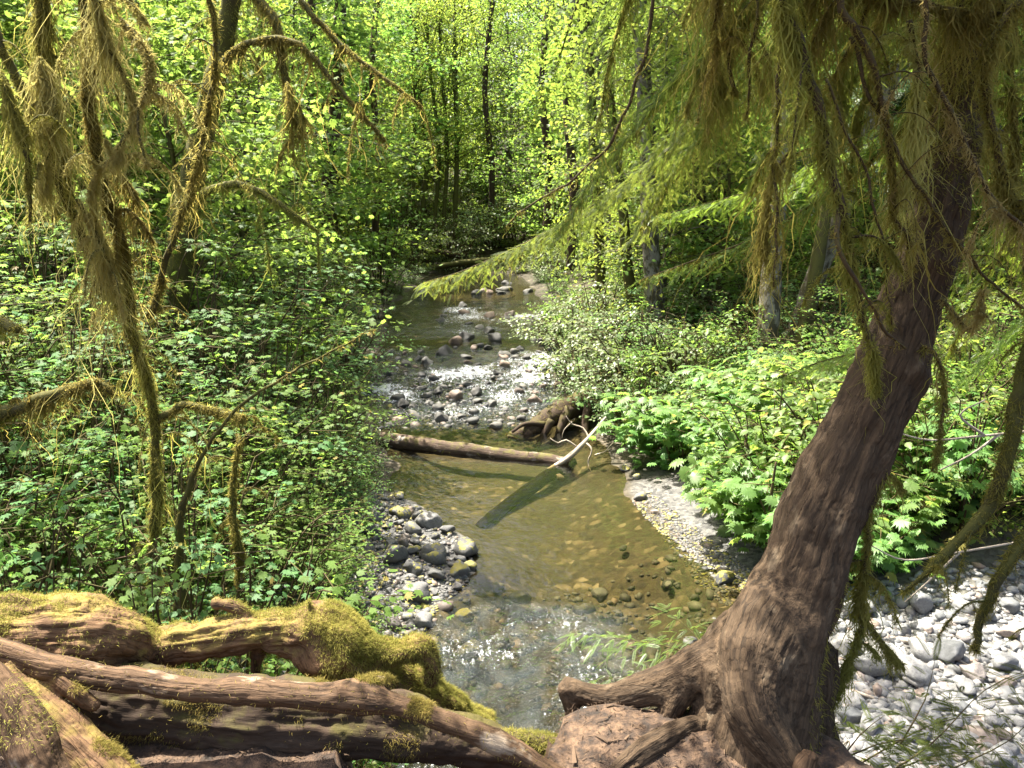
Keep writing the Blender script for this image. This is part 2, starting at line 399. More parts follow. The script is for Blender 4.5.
# ------------------------------------------------------------------ terrain and stream
Lpx = [(300, 765), (330, 715), (372, 680), (392, 642), (430, 603), (466, 572), (462, 545), (425, 520), (400, 496), (388, 470), (374, 441), (366, 412), (362, 385), (378, 350), (392, 320), (405, 302), (428, 289)]
Rpx = [(700, 765), (705, 700), (712, 650), (738, 595), (715, 573), (662, 527), (632, 492), (628, 470), (598, 440), (560, 405), (552, 372), (556, 345), (548, 320), (538, 302), (524, 289)]
Lw = np.array([G(*q) for q in Lpx]); Rw = np.array([G(*q) for q in Rpx])
def xL(y): return np.interp(y, Lw[:, 1], Lw[:, 0]) - np.clip(y - 31, 0, 100) * .55
def xR(y): return np.interp(y, Rw[:, 1], Rw[:, 0]) - np.clip(y - 29, 0, 100) * 1.0
def wl(y): return .22 * sstep(11, 15.5, y) + .12 * sstep(17, 19, y) + .1 * sstep(24, 30, y)
def parts_h(x, y):
    q = np.stack([x, y, np.zeros_like(x)], -1)
    nz = fbm(q * .55, 3) * .5 + fbm(q * 2.3 + 9, 2) * .22
    jit = fbm(q * 1.1 + 31, 3) * .16
    dl = xL(y) - x + jit; dr = x - xR(y) + jit
    inside = np.minimum(-dl, -dr)
    bed = -.30 * sstep(0, .9, inside) + .09 * nz * sstep(0, .5, inside)
    hl = np.interp(dl, [0, .6, 1.5, 3.0, 7, 14, 60], [0, .12, .28, .95, 1.6, 2.4, 10.5])
    hr = np.interp(dr, [0, .5, 1.1, 2.4, 6, 14, 60], [0, .08, .2, .62, 1.2, 2.1, 10.5])
    flat = np.interp(dr, [0, .5, 3, 9, 60], [0, .12, .2, .5, 3])
    near = 1 - sstep(5.6, 6.9, y + .3 * nz)
    hr = hr * (1 - near) + flat * near
    h = np.where(dl > 0, hl + .13 * nz * sstep(0, 1.5, dl), np.where(dr > 0, hr + .10 * nz * sstep(0, 1.5, dr), bed))
    far = np.clip(y - 33, 0, 200)
    h = np.where(y > 33, np.maximum(h, np.minimum(.9 * sstep(0, 4, far), .9) + far * .13 + .3 * nz * sstep(0, 6, far)), h)
    edge = 2.24 - .75 * sstep(.95, 1.5, x) + .08 * nz - .42 * sstep(-.62, -.42, x) * (1 - sstep(.02, .22, x))
    pm = 1 - sstep(edge, edge + .85, y)
    plat = 1.80 + .035 * nz + .02 * fbm(q * 9, 2) + .055 * np.exp(-((x - .52) / .30) ** 2 - ((y - 2.18) / .22) ** 2)
    h = h * (1 - pm) + np.maximum(plat, h * 0 + plat) * pm
    grv = np.where(dr > 0, near * (1 - sstep(7, 10, dr)) + sstep(.0, .15, dr) * (1 - sstep(.8, 1.4, dr)) * (1 - sstep(8.5, 10, y)), np.where(dl > 0, (1 - sstep(1.2, 2.0, dl)) * (1 - sstep(8.6, 9.4, y)), 0)) * (1 - pm)
    return h, pm, grv, inside
def gh(x, y):
    x = np.atleast_1d(np.asarray(x, float)); y = np.atleast_1d(np.asarray(y, float))
    return parts_h(x, y)[0] + wl(y)
def gh1(x, y): return float(gh(x, y)[0])
def spread(a, b, lo, hi, step, grow):
    m = list(np.arange(lo, hi, step)); st = step; x = m[-1]
    while x < b: st *= grow; x += st; m.append(x)
    st = step; x = m[0]; pre = []
    while x > a: st *= grow; x -= st; pre.append(x)
    return np.array(pre[::-1] + m)
def grid(xs, ys):
    X, Y = np.meshgrid(xs, ys); nx, ny = len(xs), len(ys)
    i = (np.arange(ny - 1)[:, None] * nx + np.arange(nx - 1)[None]).ravel()
    return X.ravel(), Y.ravel(), np.stack([i, i + 1, i + nx + 1, i + nx], -1)
gx, gy, gf = grid(spread(-60, 60, -5, 6, .055, 1.09), spread(-14, 130, .9, 15, .055, 1.055))
h, pm, grv, ins = parts_h(gx, gy)
gz = h + wl(gy)
o = MB().add(np.stack([gx, gy, gz], -1), f4=gf, at=np.stack([h, pm, grv], -1)).build('ground', MATS['ground_mat'])
tag(o, 'forest floor with pebbly stream bed and earthy near bank', '', kind='structure')

wx, wy, wf = grid(np.arange(-6.5, 5.2, .05), spread(3.3, 40, 3.5, 17, .05, 1.04))
hb, _, _, insd = parts_h(wx, wy)
q = np.stack([wx, wy, np.zeros_like(wx)], -1)
rif = sstep(11.2, 12.2, wy) * (1 - sstep(15.5, 17.5, wy)); rif2 = .7 * sstep(17, 18, wy) * (1 - sstep(22, 24, wy)); rif3 = .7 * sstep(26, 27.5, wy)
nearr = (1 - sstep(5.6, 6.5, wy + .35 * fbm(q * 1.2, 2))) * (1 - sstep(.5, 1.3, wx))
foam_glint = np.clip(.56 * rif * (.70 + .6 * fbm(q * .9, 3)) + .66 * rif2 * (.62 + .6 * fbm(q * .7 + 5, 3)) + .55 * rif3 * (.7 + .4 * fbm(q * .6, 2)) + 0.47 * nearr * (.80 + .35 * fbm(q * 1.6 + 3, 3)), 0, 1)  # nearr term paints sky glints white along with foam; riffle terms are foam
chop = np.clip(.06 + .8 * rif + .55 * rif2 + .5 * rif3 + .95 * nearr, 0, 1)
wz = wl(wy) + chop * (.022 * fbm(q * np.array([5, 4, 1]), 3) + .016 * fbm(q * 11, 2)) + .002 * fbm(q * np.array([3, 1.8, 1]), 2)
keep = (hb[wf] < .10).any(1)
o = MB().add(np.stack([wx, wy, wz], -1), f4=wf[keep], at=np.stack([foam_glint, chop, 0 * foam_glint], -1)).build('stream_water', MATS['water_mat'])
tag(o, 'clear shallow stream with white riffles and amber bed', '', kind='structure')

# ------------------------------------------------------------------ templates
def T(v, f): return np.array(v, float), np.array(f, int)
LEAF4 = T([(0, 0, 0), (.30, .48, .10), (0, 1, -.06), (-.30, .48, .10)], [(0, 1, 2), (0, 2, 3)])
LEAF8 = T([(0, 0, 0), (.26, .22, .07), (.33, .5, .09), (.2, .78, .03), (0, 1, -.12), (-.2, .78, .03), (-.33, .5, .09), (-.26, .22, .07), (0, .5, 0)],
          [(0, 1, 8), (1, 2, 8), (2, 3, 8), (3, 4, 8), (4, 5, 8), (5, 6, 8), (6, 7, 8), (7, 0, 8)])
def palm(lobes, rad, notch):
    pts = [(0, 0, 0)]; out = []
    for i, (a, r) in enumerate(zip(lobes, rad)):
        out.append((math.sin(R(a)) * r, .32 + math.cos(R(a)) * r, -.10 * r))
        if i < len(lobes) - 1:
            m = (a + lobes[i + 1]) / 2; out.append((math.sin(R(m)) * notch, .32 + math.cos(R(m)) * notch, .05))
    pts += out + [(0, .34, .03)]; k = len(pts) - 1
    f = [(i, i + 1, k) for i in range(0, k - 1)] + [(k - 1, 0, k)]
    return T(pts, f)
MAPLE = palm([-128, -82, -40, 0, 40, 82, 128], [.30, .46, .58, .68, .58, .46, .30], .33)
BERRY = palm([-140, -112, -88, -62, -40, -20, 0, 20, 40, 62, 88, 112, 140], [.30, .36, .50, .42, .60, .50, .70, .50, .60, .42, .50, .36, .30], .37)
BERRY[0][:, 2] -= .45 * (BERRY[0][:, 0] ** 2) + .10 * BERRY[0][:, 1] ** 2
def feather(n, l0, wd, bend=0.0):
    v = []; f = []
    for i in range(n):
        t = (i + .4) / n; L = l0 * (math.sin(PI * (.12 + .86 * t)) ** .7) * (1.05 - .5 * t)
        for sd_ in (-1, 1):
            y = t; ax = sd_ * L * .88; ay = L * .48; k = len(v)
            v += [(0, y, -bend * t * t), (ax * .5 - sd_ * wd * .25, y + ay * .5 + wd * .5, .004 - bend * t * t), (ax, y + ay, -.02 - bend * t * t), (ax * .5 + sd_ * wd * .25, y + ay * .5 - wd * .5, .004 - bend * t * t)]
            f += [(k, k + 1, k + 2, k + 3) if sd_ < 0 else (k, k + 3, k + 2, k + 1)]
    k = len(v); v += [(-.006, 0, 0), (.006, 0, 0), (.002, 1.02, -bend), (-.002, 1.02, -bend)]; f += [(k, k + 1, k + 2, k + 3)]
    return T(v, f)
SPRAY = feather(13, .16, .055, .08)
SPRIG = feather(18, .17, .04, .22)
SPRAY_FAR = feather(5, .30, .12, .1)
FROND = feather(22, .17, .038, .35)
BLADE = T([(-.06, 0, 0), (.06, 0, 0), (.04, .55, .05), (-.04, .55, .05), (0, 1, -.08)], [(0, 1, 2), (0, 2, 3), (3, 2, 4)])
def rv(r, n, s=1.0): return r.normal(0, s, (n, 3))
UP = np.array([0, 0, 1.0])

# ------------------------------------------------------------------ plant builders
def broadleaf(seed, H, h0, Rc, nl, tw, per, ls, r0, lean=.06, tmpl=LEAF4, flat=.10, topw=.75):
    r = np.random.default_rng(seed); tr = MB(); cr = MB()
    n = 7; hs = np.linspace(0, H, n); la = r.uniform(0, 2 * PI)
    px = np.cumsum(r.normal(0, .12, n)) * H / 14 + math.cos(la) * lean * hs; py = np.cumsum(r.normal(0, .12, n)) * H / 14 + math.sin(la) * lean * hs
    px -= px[0]; py -= py[0]
    rad = r0 * (1 - .86 * (hs / H)) ; rad[0] *= 1.35
    rows = sm(np.stack([px, py, hs - .25 * (hs == 0), rad], -1), .35); tube(tr, rows, 9, .10, 4)
    for i in range(nl):
        u = (i + r.uniform(.1, .9)) / nl; hh = h0 + (H - h0) * u
        b = np.array([np.interp(hh, rows[:, 2], rows[:, k]) for k in range(4)])
        az = i * 2.399 + r.normal(0, .4); prof = math.sin(PI * (.22 + .70 * u)) ** .8
        L = Rc * prof * r.uniform(.65, 1.15); el = R(r.uniform(5, 45))
        d = np.array([math.cos(az) * math.cos(el), math.sin(az) * math.cos(el), math.sin(el)])
        lim = np.array([np.append(b[:3] + d * L * t + np.array([0, 0, -.18 * L * t * t]) + r.normal(0, .04 * L, 3) * (t > 0), max(b[3] * .5 * (1 - .85 * t), .008)) for t in (0, .33, .66, 1.0)])
        lr = sm(lim, .4); tube(tr, lr, 5)
        for k in range(tw):
            t = r.uniform(.22, 1.0); bp = np.array([np.interp(t, np.linspace(0, 1, len(lr)), lr[:, c]) for c in range(3)])
            az2 = az + r.choice([-1, 1]) * R(r.uniform(15, 85)); l2 = L * r.uniform(.2, .42) + .25
            d2 = np.array([math.cos(az2), math.sin(az2), r.uniform(-.25, .3)])
            if k % 2 == 0: tube(tr, np.stack([np.append(bp, .012), np.append(bp + d2 * l2 * .5, .008), np.append(bp + d2 * l2, .003)]), 4, cap=False)
            m = int(per * r.uniform(.6, 1.4)); tt = r.uniform(.1, 1.1, m)[:, None]
            ps = bp + d2 * l2 * tt + r.normal(0, 1, (m, 3)) * np.array([.20 * l2 + .1, .20 * l2 + .1, flat * l2 + .03]) - UP * .12 * l2 * tt ** 2
            scatter(cr, *tmpl, ps, d2 * .6 + rv(r, m, .6) - UP * .25, UP + rv(r, m, .42), ls * r.uniform(.6, 1.25, m))
    return tr, cr
def conifer(seed, H, h0, Rc, nb, r0, sp=.42, tmpl=SPRAY_FAR):
    r = np.random.default_rng(seed); tr = MB(); cr = MB()
    hs = np.linspace(0, H, 6); rows = sm(np.stack([r.normal(0, .08, 6), r.normal(0, .08, 6), hs - .25 * (hs == 0), r0 * (1 - .93 * hs / H)], -1), .5); tube(tr, rows, 9, .08, 4)
    for i in range(nb):
        u = (i + .5) / nb; hh = h0 + (H - h0) * u ** 1.1; az = i * 2.399 + r.normal(0, .3); L = Rc * (1 - u) ** .75 * r.uniform(.6, 1.1) + .25
        b = np.array([np.interp(hh, rows[:, 2], rows[:, k]) for k in range(3)]); d = np.array([math.cos(az), math.sin(az), 0])
        bough(tr, cr, np.array([b, b + d * L * .4 + UP * .06 * L, b + d * L * .75 - UP * .06 * L, b + d * L - UP * .3 * L]), r, .025, L * .36, .16, sp, tmpl)
    return tr, cr
def bough(tr, cr, ctrl, r, rad, side_len, step, sp, tmpl=SPRAY, hang=.35, jit=.2):
    ax = sm(np.column_stack([ctrl, np.linspace(rad, rad * .15, len(ctrl))]), step); n = len(ax)
    if tr is not None: tube(tr, ax, 5, cap=False)
    t, a, b = frames(ax[:, :3]); pos = []; axs = []; nor = []; sz = []
    for i in range(1, n):
        u = i / n; d = t[i]; s0 = nrm(np.cross(d, UP))
        for sg in (-1, 1):
            L = side_len * (1.1 - .85 * u) * r.uniform(.6, 1.15) * min(1, .35 + 2.2 * u)
            dd = nrm(s0 * sg * r.uniform(.6, 1) + d * r.uniform(.5, .9) - UP * r.uniform(0, hang)); k = max(1, int(L / (sp * .42)))
            for j in range(k):
                f = (j + .3) / k; p = ax[i, :3] + dd * L * f - UP * hang * .5 * L * f * f
                for s2 in ((-1, 1) if k > 1 else (0,)):
                    pos.append(p); axs.append(dd * .75 + np.cross(dd, UP) * s2 * .65 - UP * hang * .5 + r.normal(0, jit, 3)); nor.append(UP + r.normal(0, .3, 3)); sz.append(sp * r.uniform(.6, 1.1) * (1 - .35 * f))
        if i == n - 1: pos.append(ax[i, :3]); axs.append(d - UP * hang * .4); nor.append(UP); sz.append(sp)
    scatter(cr, *tmpl, np.array(pos), np.array(axs), np.array(nor), np.array(sz)); return ax
def shrub(seed, H, Rc, ns, per, ls, tmpl=LEAF8, droop=.3, flat=.06, low=.25, sr=.012, petiole=False):
    r = np.random.default_rng(seed); st = MB(); lf = MB()
    for i in range(ns):
        az = r.uniform(0, 2 * PI); rr = Rc * math.sqrt(r.uniform(.02, 1)); hh = H * r.uniform(.55, 1.0) * (1 - .3 * (rr / Rc) ** 2)
        d = np.array([math.cos(az), math.sin(az), 0]); b = d * rr * .15
        pts = np.array([[*b, sr], [*(b + d * rr * .3 + UP * hh * .45 + r.normal(0, .03, 3)), sr * .8], [*(b + d * rr * .65 + UP * hh * .85 + r.normal(0, .05, 3)), sr * .5], [*(d * rr * 1.05 + UP * hh * (1 - droop * .3) + r.normal(0, .05, 3)), sr * .2]])
        pts[0, 2] -= .12
        rows = sm(pts, .12); tube(st, rows, 5, cap=False); m = len(rows)
        for k in range(4):
            j = r.integers(int(m * low), m); bp = rows[j, :3]; a2 = az + r.normal(0, 1.0); l2 = Rc * r.uniform(.22, .5)
            d2 = np.array([math.cos(a2), math.sin(a2), r.uniform(-.15, .25)])
            tube(st, np.stack([np.append(bp, .005), np.append(bp + d2 * l2 * .6, .003), np.append(bp + d2 * l2 - UP * .08 * l2, .0015)]), 4, cap=False)
            n = max(3, int(per * r.uniform(.7, 1.3))); tt = np.linspace(.12, 1.05, n)[:, None]
            sg = np.where(np.arange(n) % 2, 1, -1)[:, None]; sdv = nrm(np.cross(d2, UP))[None]
            ps = bp + d2 * l2 * tt - UP * .08 * l2 * tt ** 2 + sdv * sg * ls * .15 + r.normal(0, 1, (n, 3)) * np.array([.03, .03, .02]) * (ls / .06) + r.normal(0, flat * l2, (n, 3))
            scatter(lf, *tmpl, ps, d2 * .5 + sdv * sg * .8 + rv(r, n, .25) - UP * droop, UP + rv(r, n, .3), ls * r.uniform(.6, 1.2, n))
    return st, lf
def fern(seed, n, L):
    r = np.random.default_rng(seed); lf = MB()
    for i in range(n):
        az = i * 2.399 + r.normal(0, .3); d = np.array([math.cos(az), math.sin(az), r.uniform(.35, 1.1)])
        scatter(lf, *FROND, np.zeros((1, 3)), d[None], np.array([[-d[0] * d[2], -d[1] * d[2], 1.0]]), L * r.uniform(.7, 1.1))
    return lf
def drape(mb, paths, dens, length, r, width=.004, sway=.05, seg=7, pull=(0, 0, -1), club=0.0, curl=.018):
    """Hanging moss: thin tapering ribbons from points along the paths."""
    for rows in paths:
        p = rows[:, :3]; Ls = np.linalg.norm(np.diff(p, axis=0), axis=1); tot = Ls.sum(); N = int(dens * tot)
        if N < 1: continue
        cu = np.concatenate([[0], np.cumsum(Ls)]); u = r.uniform(0, tot, N)
        cs = np.ones(N); pullc = np.zeros((N, 3)); kc = max(1, int(tot / .16))
        cen = r.uniform(0, tot, kc); csz = r.lognormal(-.2, .65, kc); m = r.uniform(0, 1, N) < club * 1.35; ci = r.integers(0, kc, N)
        if club > 0: u = np.where(m, np.clip(cen[ci] + r.normal(0, .028, N) * csz[ci], 0, tot), u); cs = np.where(m, csz[ci], .45)
        b = np.stack([np.interp(u, cu, p[:, k]) for k in range(3)], -1); rr = np.interp(u, cu, rows[:, 3])
        if club > 0: pullc = np.where(m[:, None], np.stack([np.interp(cen[ci], cu, p[:, k]) for k in range(3)], -1) - b, 0) * .35; pullc[:, 2] = 0
        ang = r.uniform(0, 2 * PI, N); b += np.stack([np.cos(ang), np.sin(ang), r.normal(0, .6, N)], -1) * rr[:, None] * .9
        clump = .3 + .7 * (fbm(b * 7.0 + 3, 2) * .5 + .5); l = length * r.lognormal(-.35, .6, N) * clump * cs
        az = r.uniform(0, 2 * PI, N); wv = np.stack([np.cos(az), np.sin(az), 0 * az], -1); sw = r.normal(0, sway, (N, 3)) * np.array([1, 1, .25])
        ph = r.uniform(0, 6.28, N); walk = np.cumsum(r.normal(0, 1, (N, seg + 1, 3)) * np.array([1, 1, .5]), 1) * (l / seg)[:, None, None] * .42; walk -= walk[:, :1]; V = np.zeros((N, seg + 1, 2, 3))
        for k in range(seg + 1):
            t = k / seg
            c = b + walk[:, k] + pullc * t + np.array(pull)[None] * (l * t)[:, None] + sw * (l * 3)[:, None] * t ** 1.5 + np.stack([np.sin(ph + (3 + 5 * np.abs(np.sin(ph * 3))) * t), np.cos(ph * 1.7 + (4 + 4 * np.abs(np.cos(ph * 5))) * t), 0 * ph], -1) * (curl * t)
            ww = width * (1.1 - t) * (.7 + .6 * np.abs(np.sin(ph + 3 * k)))
            V[:, k, 0] = c - wv * ww[:, None]; V[:, k, 1] = c + wv * ww[:, None]
        i0 = (np.arange(N)[:, None] * (seg + 1) + np.arange(seg)[None]) * 2; i0 = i0.ravel()
        mb.add(V.reshape(-1, 3), f4=np.stack([i0, i0 + 1, i0 + 3, i0 + 2], -1))
    return mb
def fuzz(mb, v, nr, mask, N, L, r, out=.7, fall=.35):
    """Short moss blades over surface points chosen with probability MASK."""
    pr = np.clip(mask, 0, None); pr = pr / pr.sum(); i = r.choice(len(v), N, p=pr)
    ps = v[i] + r.normal(0, .004, (N, 3)); ax = nr[i] * out + rv(r, N, .45) - UP * fall
    return scatter(mb, *BLADE, ps, ax, nr[i] + rv(r, N, .5), L * r.uniform(.5, 1.5, N))
def tube_pts(rows, N, r):
    """Random surface points and normals of a tube."""
    p = rows[:, :3]; t, a, b = frames(p); i = r.integers(0, len(p), N); th = r.uniform(0, 2 * PI, N)
    n = a[i] * np.cos(th)[:, None] + b[i] * np.sin(th)[:, None]
    j = np.minimum(i + 1, len(p) - 1); f = r.uniform(0, 1, N)[:, None]
    return p[i] * (1 - f) + p[j] * f + n * rows[i, 3][:, None], n

# ------------------------------------------------------------------ the leaning conifer
rt = np.random.default_rng(11)
base = P(752, 742, 2.22)
trunk_px = [(742, 775, 2.18, 150), (750, 735, 2.2, 132), (762, 690, 2.26, 116), (778, 640, 2.33, 102), (803, 570, 2.42, 92), (830, 500, 2.5, 88), (862, 430, 2.57, 82), (889, 370, 2.62, 76),
            (914, 300, 2.67, 68), (940, 200, 2.73, 64), (958, 100, 2.78, 60), (980, 0, 2.85, 58), (1003, -120, 2.95, 56)]
tp_ = PL(trunk_px); tp_[:, 3] *= np.interp(tp_[:, 2], [1.8, 2.4, 3.2, 4.2], [.95, .93, .90, .80]); trow = sm(tp_, .03)
roots = [sm(PL(q), .025) for q in (
    [(790, 600, 2.40, 80), (745, 642, 2.33, 70), (702, 668, 2.30, 50), (655, 688, 2.31, 36), (605, 697, 2.36, 28), (562, 686, 2.40, 22)],
    [(566, 684, 2.39, 22), (572, 712, 2.37, 18), (578, 752, 2.36, 14)],
    [(802, 575, 2.44, 70), (760, 645, 2.26, 80), (750, 700, 2.10, 58), (776, 745, 2.02, 46), (812, 790, 1.95, 38)],
    [(805, 640, 2.42, 70), (802, 700, 2.40, 60), (815, 745, 2.38, 48), (840, 800, 2.36, 40)],
    [(720, 668, 2.22, 34), (716, 705, 2.18, 26), (735, 750, 2.15, 20)],
    [(690, 680, 2.27, 28), (672, 712, 2.24, 22), (664, 742, 2.22, 14)],
    [(700, 722, 2.16, 20), (668, 738, 2.11, 26), (636, 758, 2.05, 26), (600, 785, 1.98, 20)])]
tubes = [trow] + roots
v, f3, f4, nr = voxel_union(tubes, .0062, 46)
at, rad, swt = along(v, tubes)
wpx = fbm(v * 11, 2)[:, None] * .012 * np.array([1, 1, 0]); n1_ = vn((at + wpx) * np.array([85, 85, 5.0])); n2_ = vn((at + wpx) * np.array([150, 150, 9.0]) + 5)
fib = fbm(at * np.array([30, 30, 2.4]), 3) - 2.2 * np.clip(.20 - np.abs(n1_), 0, 1) / .20 * .45 - .5 * np.clip(.22 - np.abs(n2_), 0, 1) / .22; lump = fbm(v * 7, 3)
v = v + nr * (.0048 * fib * swt + .014 * lump * np.clip(rad / .12, .3, 1))[:, None]
tree = thing('leaning_conifer', 'big leaning conifer with bare brown trunk, flared roots and mossy hanging branches', 'tree', base)
mb = MB().add(v, f3, f4, at); mb.seam = 1 - swt
top = trow[-1]; upr = sm(np.array([trow[-8], top, [1.95, 3.15, 6.0, .09], [2.2, 3.3, 8.5, .075], [2.35, 3.4, 11.5, .045], [2.4, 3.4, 14.0, .012]]), .15); tube(mb, upr, 12, .06, 6)
trunk = mb.build('trunk', MATS['bark_cedar'], tree)
mm = MB()
msk = sstep(3.1, 3.5, v[:, 2]) * (fbm(v * 6, 3) > .15) + 2.2 * sstep(3.35, 3.9, v[:, 2]) * (fbm(v * 4 + 2, 3) > -.3) + .25 * (v[:, 0] > .9) * (nr[:, 0] > .6) * (v[:, 2] < 2.3)
fuzz(mm, v, nr, msk, 26000, .022, rt, .5, .7)
drape(mm, [trow[trow[:, 2] > 3.45]], 1300, .14, rt, .0022, .04, club=.6)
mm.build('moss', MATS['moss_strand'], trunk, attr=False)
cr = MB(); trb = MB()
for i in range(72):  # crown above the view, boughs lengthened sunward to shade trunk and soil
    hh = rt.uniform(5.0, 13.6); b = np.array([np.interp(hh, upr[:, 2], upr[:, k]) for k in range(3)]); az = i * 2.399; L = 2.8 * (1 - (hh - 5.0) / 9.5) ** .6 * rt.uniform(.6, 1.1) * (1.15 + .45 * math.cos(az - 2.2))
    d = np.array([math.cos(az), math.sin(az), 0])
    bough(trb, cr, np.array([b, b + d * L * .4 + UP * .05, b + d * L * .8 - UP * .1 * L, b + d * L - UP * .28 * L]), rt, .025, L * .32, .14, .34, SPRAY_FAR)
o = trb.build('upper_limbs', MATS['bark_twig'], tree); cr.build('crown', MATS['needle_hemlock'], tree, attr=False)

def mossy_branch(parent, px, dens, length, name='branch', mat='bark_twig', moss='moss_strand', width=.0022, fz=900, seed=0, step=.03, club=.35, sway=.05, twigs=5.0, tl=.16):
    r = np.random.default_rng(seed + 100); rows = sm(PL(px), step)
    rows[:, :3] += np.stack([fbm(rows[:, :3] * 9 + seed + k * 7, 2) for k in range(3)], -1) * .012
    tot = np.linalg.norm(np.diff(rows[:, :3], axis=0), axis=1).sum(); tw_ = []; bmb = tube(MB(), rows, 7, .15, 18)
    for k in range(int(twigs * tot) if dens else 0):
        i = r.integers(1, len(rows)); d = nrm(r.normal(0, 1, 3) * np.array([1, 1, .5])); l_ = tl * r.uniform(.4, 1.5); b0 = rows[i, :3]; rd = min(rows[i, 3] * .4, .005)
        q = sm(np.array([[*b0, rd], [*(b0 + d * l_ * .45 + UP * .03 * l_), rd * .7], [*(b0 + d * l_ * .8 - UP * .25 * l_), rd * .5], [*(b0 + d * l_ - UP * .6 * l_), rd * .25]]), .02); tube(bmb, q, 4, cap=False); tw_.append(q)
    b = bmb.build(name, MATS[mat], parent)
    m = MB()
    if dens: drape(m, [rows], dens * 1.15, length, r, width, sway, club=club)
    if tw_: drape(m, tw_, dens * .55, length * .8, r, width, sway, club=.2)
    if fz:
        L = np.linalg.norm(np.diff(rows[:, :3], axis=0), axis=1).sum(); N = int(fz * L)
        if N: 
            ps, nn = tube_pts(rows, N, r); k = fbm(ps * 8 + seed, 2) > -.25
            if k.any(): scatter(m, *BLADE, ps[k], nn[k] * .5 + rv(r, k.sum(), .5) - UP * .6, nn[k] + rv(r, k.sum(), .4), .024 * r.uniform(.4, 1.7, k.sum()))
    if m.n: m.build('moss', MATS[moss], b, attr=False)
    return rows
BR = [  # px path, strand density, strand length
    ([(972, -60, 2.8, 16), (880, -40, 2.6, 14), (790, -20, 2.45, 14), (800, 50, 2.42, 15), (822, 120, 2.4, 15), (838, 200, 2.38, 14), (850, 262, 2.4, 12), (868, 330, 2.45, 10), (882, 400, 2.5, 8)], 1300, .11),
    ([(880, -40, 2.6, 10), (790, -30, 2.5, 8), (781, 60, 2.5, 6), (776, 160, 2.5, 5), (775, 285, 2.5, 3)], 300, .07),
    ([(950, -60, 2.75, 14), (860, -30, 2.55, 12), (838, 10, 2.5, 11), (868, 55, 2.5, 10), (884, 110, 2.5, 8), (893, 175, 2.52, 7), (905, 240, 2.55, 6), (915, 270, 2.6, 4)], 350, .08),
    ([(925, -30, 2.5, 8), (930, 60, 2.48, 8), (955, 120, 2.45, 7), (985, 180, 2.42, 6), (1040, 245, 2.4, 5)], 500, .09),
    ([(848, 40, 2.55, 7), (872, 100, 2.52, 6), (905, 165, 2.5, 6), (950, 235, 2.5, 5), (1000, 290, 2.48, 4), (1040, 320, 2.45, 3)], 160, .06),
    ([(822, 85, 2.42, 5), (848, 130, 2.42, 4), (875, 200, 2.42, 4), (886, 270, 2.44, 3), (893, 322, 2.46, 2)], 90, .05),
    ([(838, 200, 2.38, 8), (842, 250, 2.3, 7), (862, 290, 2.3, 6), (885, 325, 2.32, 5), (905, 350, 2.35, 4)], 60, .05),
    ([(905, 20, 2.55, 9), (918, 90, 2.55, 9), (912, 150, 2.6, 8), (900, 190, 2.66, 7)], 1800, .10),
    ([(1060, -20, 2.6, 12), (1000, 20, 2.55, 12), (985, 90, 2.55, 12), (1000, 160, 2.55, 11), (1030, 230, 2.5, 10)], 1500, .14),
    ([(690, -60, 2.9, 9), (712, -10, 2.9, 8), (725, 40, 2.9, 7), (736, 95, 2.9, 6)], 1400, .10),
    ([(700, -40, 2.8, 7), (800, -15, 2.7, 7), (900, 0, 2.6, 7), (1010, 15, 2.6, 7)], 1500, .22),
    ([(880, 440, 2.5, 6), (872, 500, 2.45, 5), (866, 560, 2.42, 6), (860, 610, 2.4, 7), (880, 640, 2.4, 5), (905, 665, 2.4, 3)], 1700, .15),
    ([(862, 625, 2.4, 6), (850, 660, 2.38, 5), (838, 700, 2.36, 4)], 2200, .16),
    ([(905, 365, 2.6, 7), (930, 350, 2.5, 6), (945, 400, 2.48, 4), (932, 470, 2.46, 3)], 700, .08),
    ([(940, 300, 2.55, 6), (970, 330, 2.5, 5), (985, 290, 2.45, 4)], 900, .09),
    ([(655, -40, 3.1, 7), (648, 40, 3.1, 6), (628, 110, 3.1, 5), (590, 165, 3.15, 4), (540, 200, 3.2, 3), (505, 225, 3.25, 2)], 60, .05),
    ([(770, 265, 2.9, 5), (765, 200, 2.9, 5), (790, 150, 2.8, 6), (815, 90, 2.7, 6)], 900, .12),
]
rb = np.random.default_rng(77)
for k in range(16):     # slim pendulous twigs that hang from above
    x0 = rb.uniform(690, 1030); y1 = rb.uniform(40, 250) * (1 if x0 > 760 else .6); Y0 = rb.uniform(2.5, 3.6); dx = rb.normal(0, 30)
    BR.append(([(x0 - dx, -90, Y0, 6), (x0, y1 * .3, Y0, 5), (x0 + dx * .6, y1 * .7, Y0 + .05, 4), (x0 + dx, y1, Y0 + .1, 2)], rb.uniform(500, 1500), rb.uniform(.08, .17)))
for i, (px, dn, ln) in enumerate(BR):
    px = [(a, b, c, d * .66) for a, b, c, d in px]
    mossy_branch(tree, px, dn * 1.25, ln, 'branch', 'bark_twig' if i != 0 else 'bark_dark', 'moss_pale' if i in (3, 7, 14) else 'moss_strand', seed=i, fz=1500 if dn > 800 else 350)
